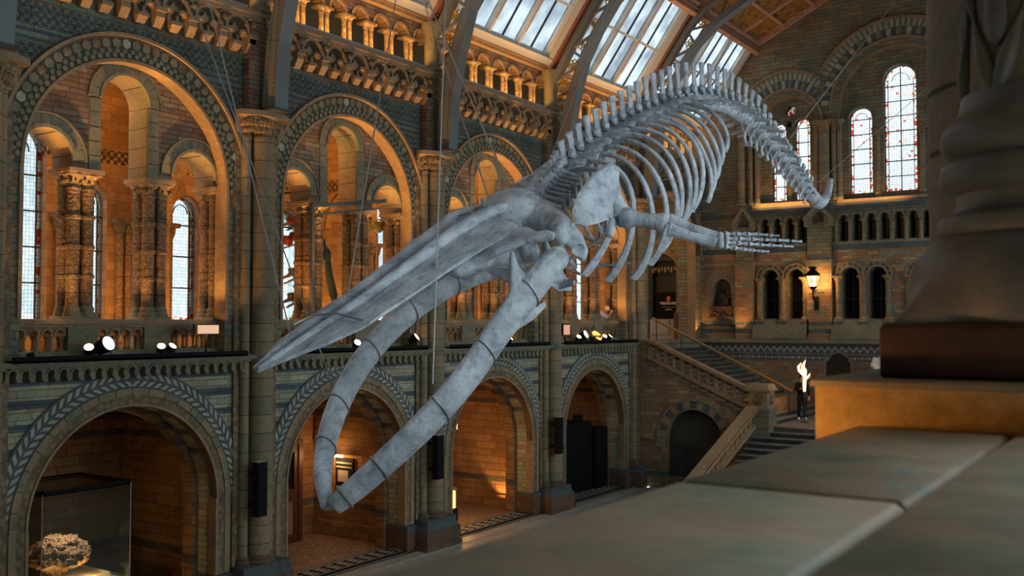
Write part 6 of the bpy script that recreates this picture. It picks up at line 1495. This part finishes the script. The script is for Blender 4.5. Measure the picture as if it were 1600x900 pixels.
solo('ticket_desk', (lambda m: m.box(DX - .66, DX + .3, YE + .02, YE + .28, -.5, .16) or m)(M().box(DX - .7, DX + .62, YE + .1, YE + .5, -1.05, .18)), M_greypl, 'pale grey box standing under the black sign at the stair head', 'desk')
t = thing('jamb_column_cluster', 'row of four ringed shafts on a plinth at the corner beside the end wall doorway', 'column', (-18.7, YE - .3, -1.05))
for x in (-19.05, -18.78, -18.5, -18.22):
    m = M(); y = YE - .22; m.lathe(x, y, [(.15, .44), (.15, .5), (.1, .6), (.1, 1.4), (.13, 1.43), (.13, 1.48), (.1, 1.5), (.1, 2.2), (.13, 2.23), (.13, 2.28), (.1, 2.3), (.1, 2.85), (.11, 2.88), (.16, 3.0)], 12); build('shaft', m, M_pier, t)
m = M(); m.box(-19.2, -18.02, YE - .42, YE, -1.05, .44); build('plinth', m, M_base, t)
m = M(); m.box(-19.22, -18.0, YE - .45, YE, 3.0, 3.16); m.box(-19.2, -18.02, YE - .3, YE, 3.16, 5.0); build('capital_band', m, M_stone2, t)
# ------------------------------------------------------------------ people
M_skin = plain('skin', (.5, .3, .22), .6); M_skin2 = plain('tanned_skin', (.42, .23, .15), .6)
def person(label, base, yaw, joints, cloth, group=None, k=1.0):
    """joints in the figure's own frame: x right, y forward, z up from the feet"""
    t = thing('person', label, 'person', tuple(base), group); c, s_ = math.cos(yaw), math.sin(yaw); B = Vector(base)
    def W(p): return B + Vector((p[0]*c - p[1]*s_, p[0]*s_ + p[1]*c, p[2]))*k
    for nm, mat, tubes, balls, vx in cloth:
        m = M()
        for pts, rr, *fl in tubes: m.tube([W(joints[p] if isinstance(p, str) else p) for p in pts], [r*k for r in rr], 10, flat=fl[0] if fl else 1.0)
        for p, r in balls: m.sph(W(joints[p] if isinstance(p, str) else p), tuple(q*k for q in r), 10, 8, rot=Matrix.Rotation(yaw, 3, 'Z'))
        build(nm, fuse(m, vx, 2, .5) if vx else m, mat, t, 60)
    return t
def hand(m_t, wrist, d, sz=1.0):
    """palm, four fingers and a thumb as short tubes starting at the wrist"""
    w_ = Vector(wrist); d = Vector(d).normalized(); sd = d.cross(Vector((0, 0, 1))).normalized(); out = []
    out.append(([w_, w_ + d*.05*sz, w_ + d*.09*sz], [.026*sz, .036*sz, .034*sz], .5))
    for i, L in enumerate((.062, .072, .068, .052)):
        a = w_ + d*.085*sz + sd*(-.028 + .019*i)*sz; b_ = a + d*L*.55*sz + Vector((0, 0, -.012*sz)); e = b_ + d*L*.3*sz + Vector((0, 0, -.03*sz)); out.append(([a, b_, e], [.0095*sz, .009*sz, .007*sz]))
    a = w_ + d*.03*sz - sd*.03*sz; out.append(([a, a - sd*.022*sz + d*.03*sz, a - sd*.02*sz + d*.06*sz], [.012*sz, .011*sz, .008*sz]))
    return m_t + out
# standing figure in black on the landing, holding up a torch-shaped lamp
J = {'hip': (0, 0, .92), 'chest': (0, .02, 1.25), 'neck': (0, .03, 1.44), 'sl': (-.19, .02, 1.39), 'sr': (.19, .02, 1.39), 'el': (-.26, .04, 1.12), 'wl': (-.22, .18, .92), 'er': (.27, .12, 1.16), 'wr': (.17, .34, 1.2),
     'hl': (-.09, 0, .9), 'hr': (.09, 0, .9), 'kl': (-.11, .03, .48), 'kr': (.11, .03, .48), 'al': (-.11, 0, .09), 'ar': (.12, .0, .09), 'head': (0, .06, 1.6)}
face = [('head', (.073, .092, .115)), ((0, .15, 1.585), (.014, .02, .02)), ((-.075, .05, 1.6), (.012, .02, .03)), ((.075, .05, 1.6), (.012, .02, .03)), ((0, .12, 1.54), (.03, .025, .012))]
person('person in black clothes and white-soled shoes standing on the stair landing beside the flame', (-12.42, 38.6, LZ), R(215), J,
       [('body', M_skin, hand(hand([(['neck', (0, .05, 1.5), 'head'], [.055, .055, .06]), (['chest', 'neck'], [.1, .06]), (['el', 'wl'], [.04, .028]), (['er', 'wr'], [.04, .028])], J['wl'], (0, .4, -1)), J['wr'], (-.3, .8, .3)), face, .012),
        ('jacket', M_black, [(['hip', 'chest', 'neck'], [.155, .175, .09], .72), (['sl', 'el', 'wl'], [.075, .058, .045]), (['sr', 'er', 'wr'], [.075, .058, .045]), (['sl', 'sr'], [.08, .08])], [], .02),
        ('trousers', M_black, [(['hip', 'hl', 'kl', 'al'], [.13, .1, .065, .05]), (['hip', 'hr', 'kr', 'ar'], [.13, .1, .065, .05])], [], .02),
        ('shoe', M_wh, [(['al', (-.12, .02, .045), (-.13, .17, .03)], [.045, .05, .035])], [], 0), ('shoe', M_wh, [(['ar', (.13, .02, .045), (.15, .17, .03)], [.045, .05, .035])], [], 0),
        ('hair', M_black, [], [((0, .03, 1.63), (.09, .1, .11))], 0)])
t = thing('torch_lamp', 'bright flame-shaped torch lamp beside the person on the landing', 'torch', (-11.95, 37.6, -3.0))
tp = at_x(1257, 612, -11.95)
m = M(); m.tube([tp + Vector((0, 0, -.18)), tp + Vector((0, 0, .0))], [.035, .06], 10); m.tube([tp + Vector((0, 0, -1.18)), tp + Vector((0, 0, -.15))], .02, 8); m.lathe(tp.x, tp.y, [(.16, LZ), (.16, LZ + .03), (.03, LZ + .06)], 14); m.tube([(tp.x, tp.y, LZ + .03), tuple(tp + Vector((0, 0, -.5)))], .018, 8); build('holder', m, M_irondk, t)
m = M(); m.tube([tp, tp + Vector((0, 0, .25)), tp + Vector((.02, 0, .55)), tp + Vector((.0, 0, .8)), tp + Vector((-.06, 0, .95)), tp + Vector((.06, 0, 1.22))], [.05, .07, .06, .10, .07, .01], 10, flat=.8); m.tube([tp + Vector((0, 0, .4)), tp + Vector((.18, 0, .6)), tp + Vector((.22, 0, .72))], [.035, .04, .01], 8); m.tube([tp + Vector((0, 0, .6)), tp + Vector((-.2, 0, .8)), tp + Vector((-.22, 0, .95)), tp + Vector((-.1, 0, 1.1))], [.05, .06, .05, .01], 8)
build('flame', fuse(m, .018, 2), M_flame, t, 60); lamp('torch_light', 'POINT', tuple(tp + Vector((0, -.25, .6))), 25, (1, .5, .2), .15)
# figure leaning on the gallery parapet with a camera at the face
M_shirt = plain('pale_blue_grey_shirt', (.62, .66, .7), .8, noise_=12); M_hair = plain('sandy_grey_hair', (.42, .33, .22), .8, noise_=30)
J2 = {'hip': (0, -.35, .95), 'chest': (0, -.06, 1.2), 'neck': (0, .10, 1.33), 'sl': (-.19, .03, 1.28), 'sr': (.19, .03, 1.28), 'el': (-.22, .28, 1.14), 'wl': (-.08, .33, 1.34), 'er': (.22, .28, 1.14), 'wr': (.08, .33, 1.34),
      'hl': (-.09, -.36, .92), 'hr': (.09, -.36, .92), 'kl': (-.1, -.3, .5), 'kr': (.1, -.3, .5), 'al': (-.1, -.38, .09), 'ar': (.1, -.38, .09), 'head': (0, .19, 1.46)}
face2 = [('head', (.075, .092, .115)), ((0, .28, 1.45), (.014, .02, .02)), ((-.076, .18, 1.46), (.012, .02, .03)), ((.076, .18, 1.46), (.012, .02, .03)), ((0, .25, 1.40), (.03, .025, .012))]
person('person in a pale shirt leaning over the gallery parapet with a camera to the face', (-18.86, 34.25, -1.05), R(-75), J2,
       [('body', M_skin2, hand(hand([(['neck', 'head'], [.055, .06]), (['chest', 'neck'], [.1, .06]), (['el', 'wl'], [.04, .028]), (['er', 'wr'], [.04, .028])], J2['wl'], (.3, .3, .9), .9), J2['wr'], (-.3, .3, .9), .9), face2, .012),
        ('shirt', M_shirt, [(['hip', 'chest', 'neck'], [.15, .18, .09], .72), (['sl', 'el'], [.08, .055]), (['sr', 'er'], [.08, .055]), (['sl', 'sr'], [.08, .08])], [], .02),
        ('trousers', M_irondk, [(['hip', 'hl', 'kl', 'al'], [.13, .1, .065, .05]), (['hip', 'hr', 'kr', 'ar'], [.13, .1, .065, .05])], [], .02),
        ('hair', M_hair, [], [((0, .165, 1.49), (.09, .1, .105))], 0)], None, 1.1)
t = thing('photo_camera', 'small black camera held by the person leaning on the gallery parapet', 'camera', (-18.6, 34.25, .42))
pc = Vector((-18.86, 34.25, -1.05)) + Matrix.Rotation(R(-75), 3, 'Z') @ Vector((0, .37, 1.45))*1.1; m = M(); m.box(pc.x - .04, pc.x + .04, pc.y - .07, pc.y + .07, pc.z - .05, pc.z + .05); build('camera_body', m, M_black, t)
m = M(); m.tube([pc, pc + Vector((.12, .03, 0))], .035, 10); build('camera_lens', m, M_black, t)
# seated white marble figure on the landing, nearly hidden by the near column
t = thing('seated_statue', 'white marble seated statue, only its edge showing left of the near column plinth', 'statue', (-9.9, 41.0, LZ))
sb = Vector((-9.9, 41.0, LZ + 1.35)); m = M()
m.tube([sb + Vector((0, .1, .4)), sb + Vector((0, .12, .8)), sb + Vector((0, .1, 1.15))], [.34, .33, .16], 14, flat=.8); m.sph(sb + Vector((0, .02, 1.42)), (.15, .18, .21), 12, 9); m.sph(sb + Vector((0, -.1, 1.25)), (.1, .1, .17), 10, 7); m.sph(sb + Vector((0, -.17, 1.42)), (.025, .04, .04), 6, 5)
for q in (-1, 1):
    m.tube([sb + Vector((q*.3, .1, 1.02)), sb + Vector((q*.42, -.0, .68)), sb + Vector((q*.2, -.35, .6))], [.13, .11, .08], 10); m.tube([sb + Vector((q*.15, .05, .42)), sb + Vector((q*.2, -.5, .46)), sb + Vector((q*.2, -.55, .05)), sb + Vector((q*.2, -.68, .0))], [.18, .15, .1, .06], 10)
m.box(sb.x - .4, sb.x + .4, sb.y - .2, sb.y + .45, sb.z - .05, sb.z + .4); build('figure', fuse(m, .035, 3), M_marble, t, 60)
m = M(); m.box(-10.6, -9.2, 40.2, 41.7, LZ, LZ + 1.2); m.box(-10.7, -9.1, 40.1, 41.75, LZ + 1.2, LZ + 1.32); build('pedestal', m, M_dark, t)
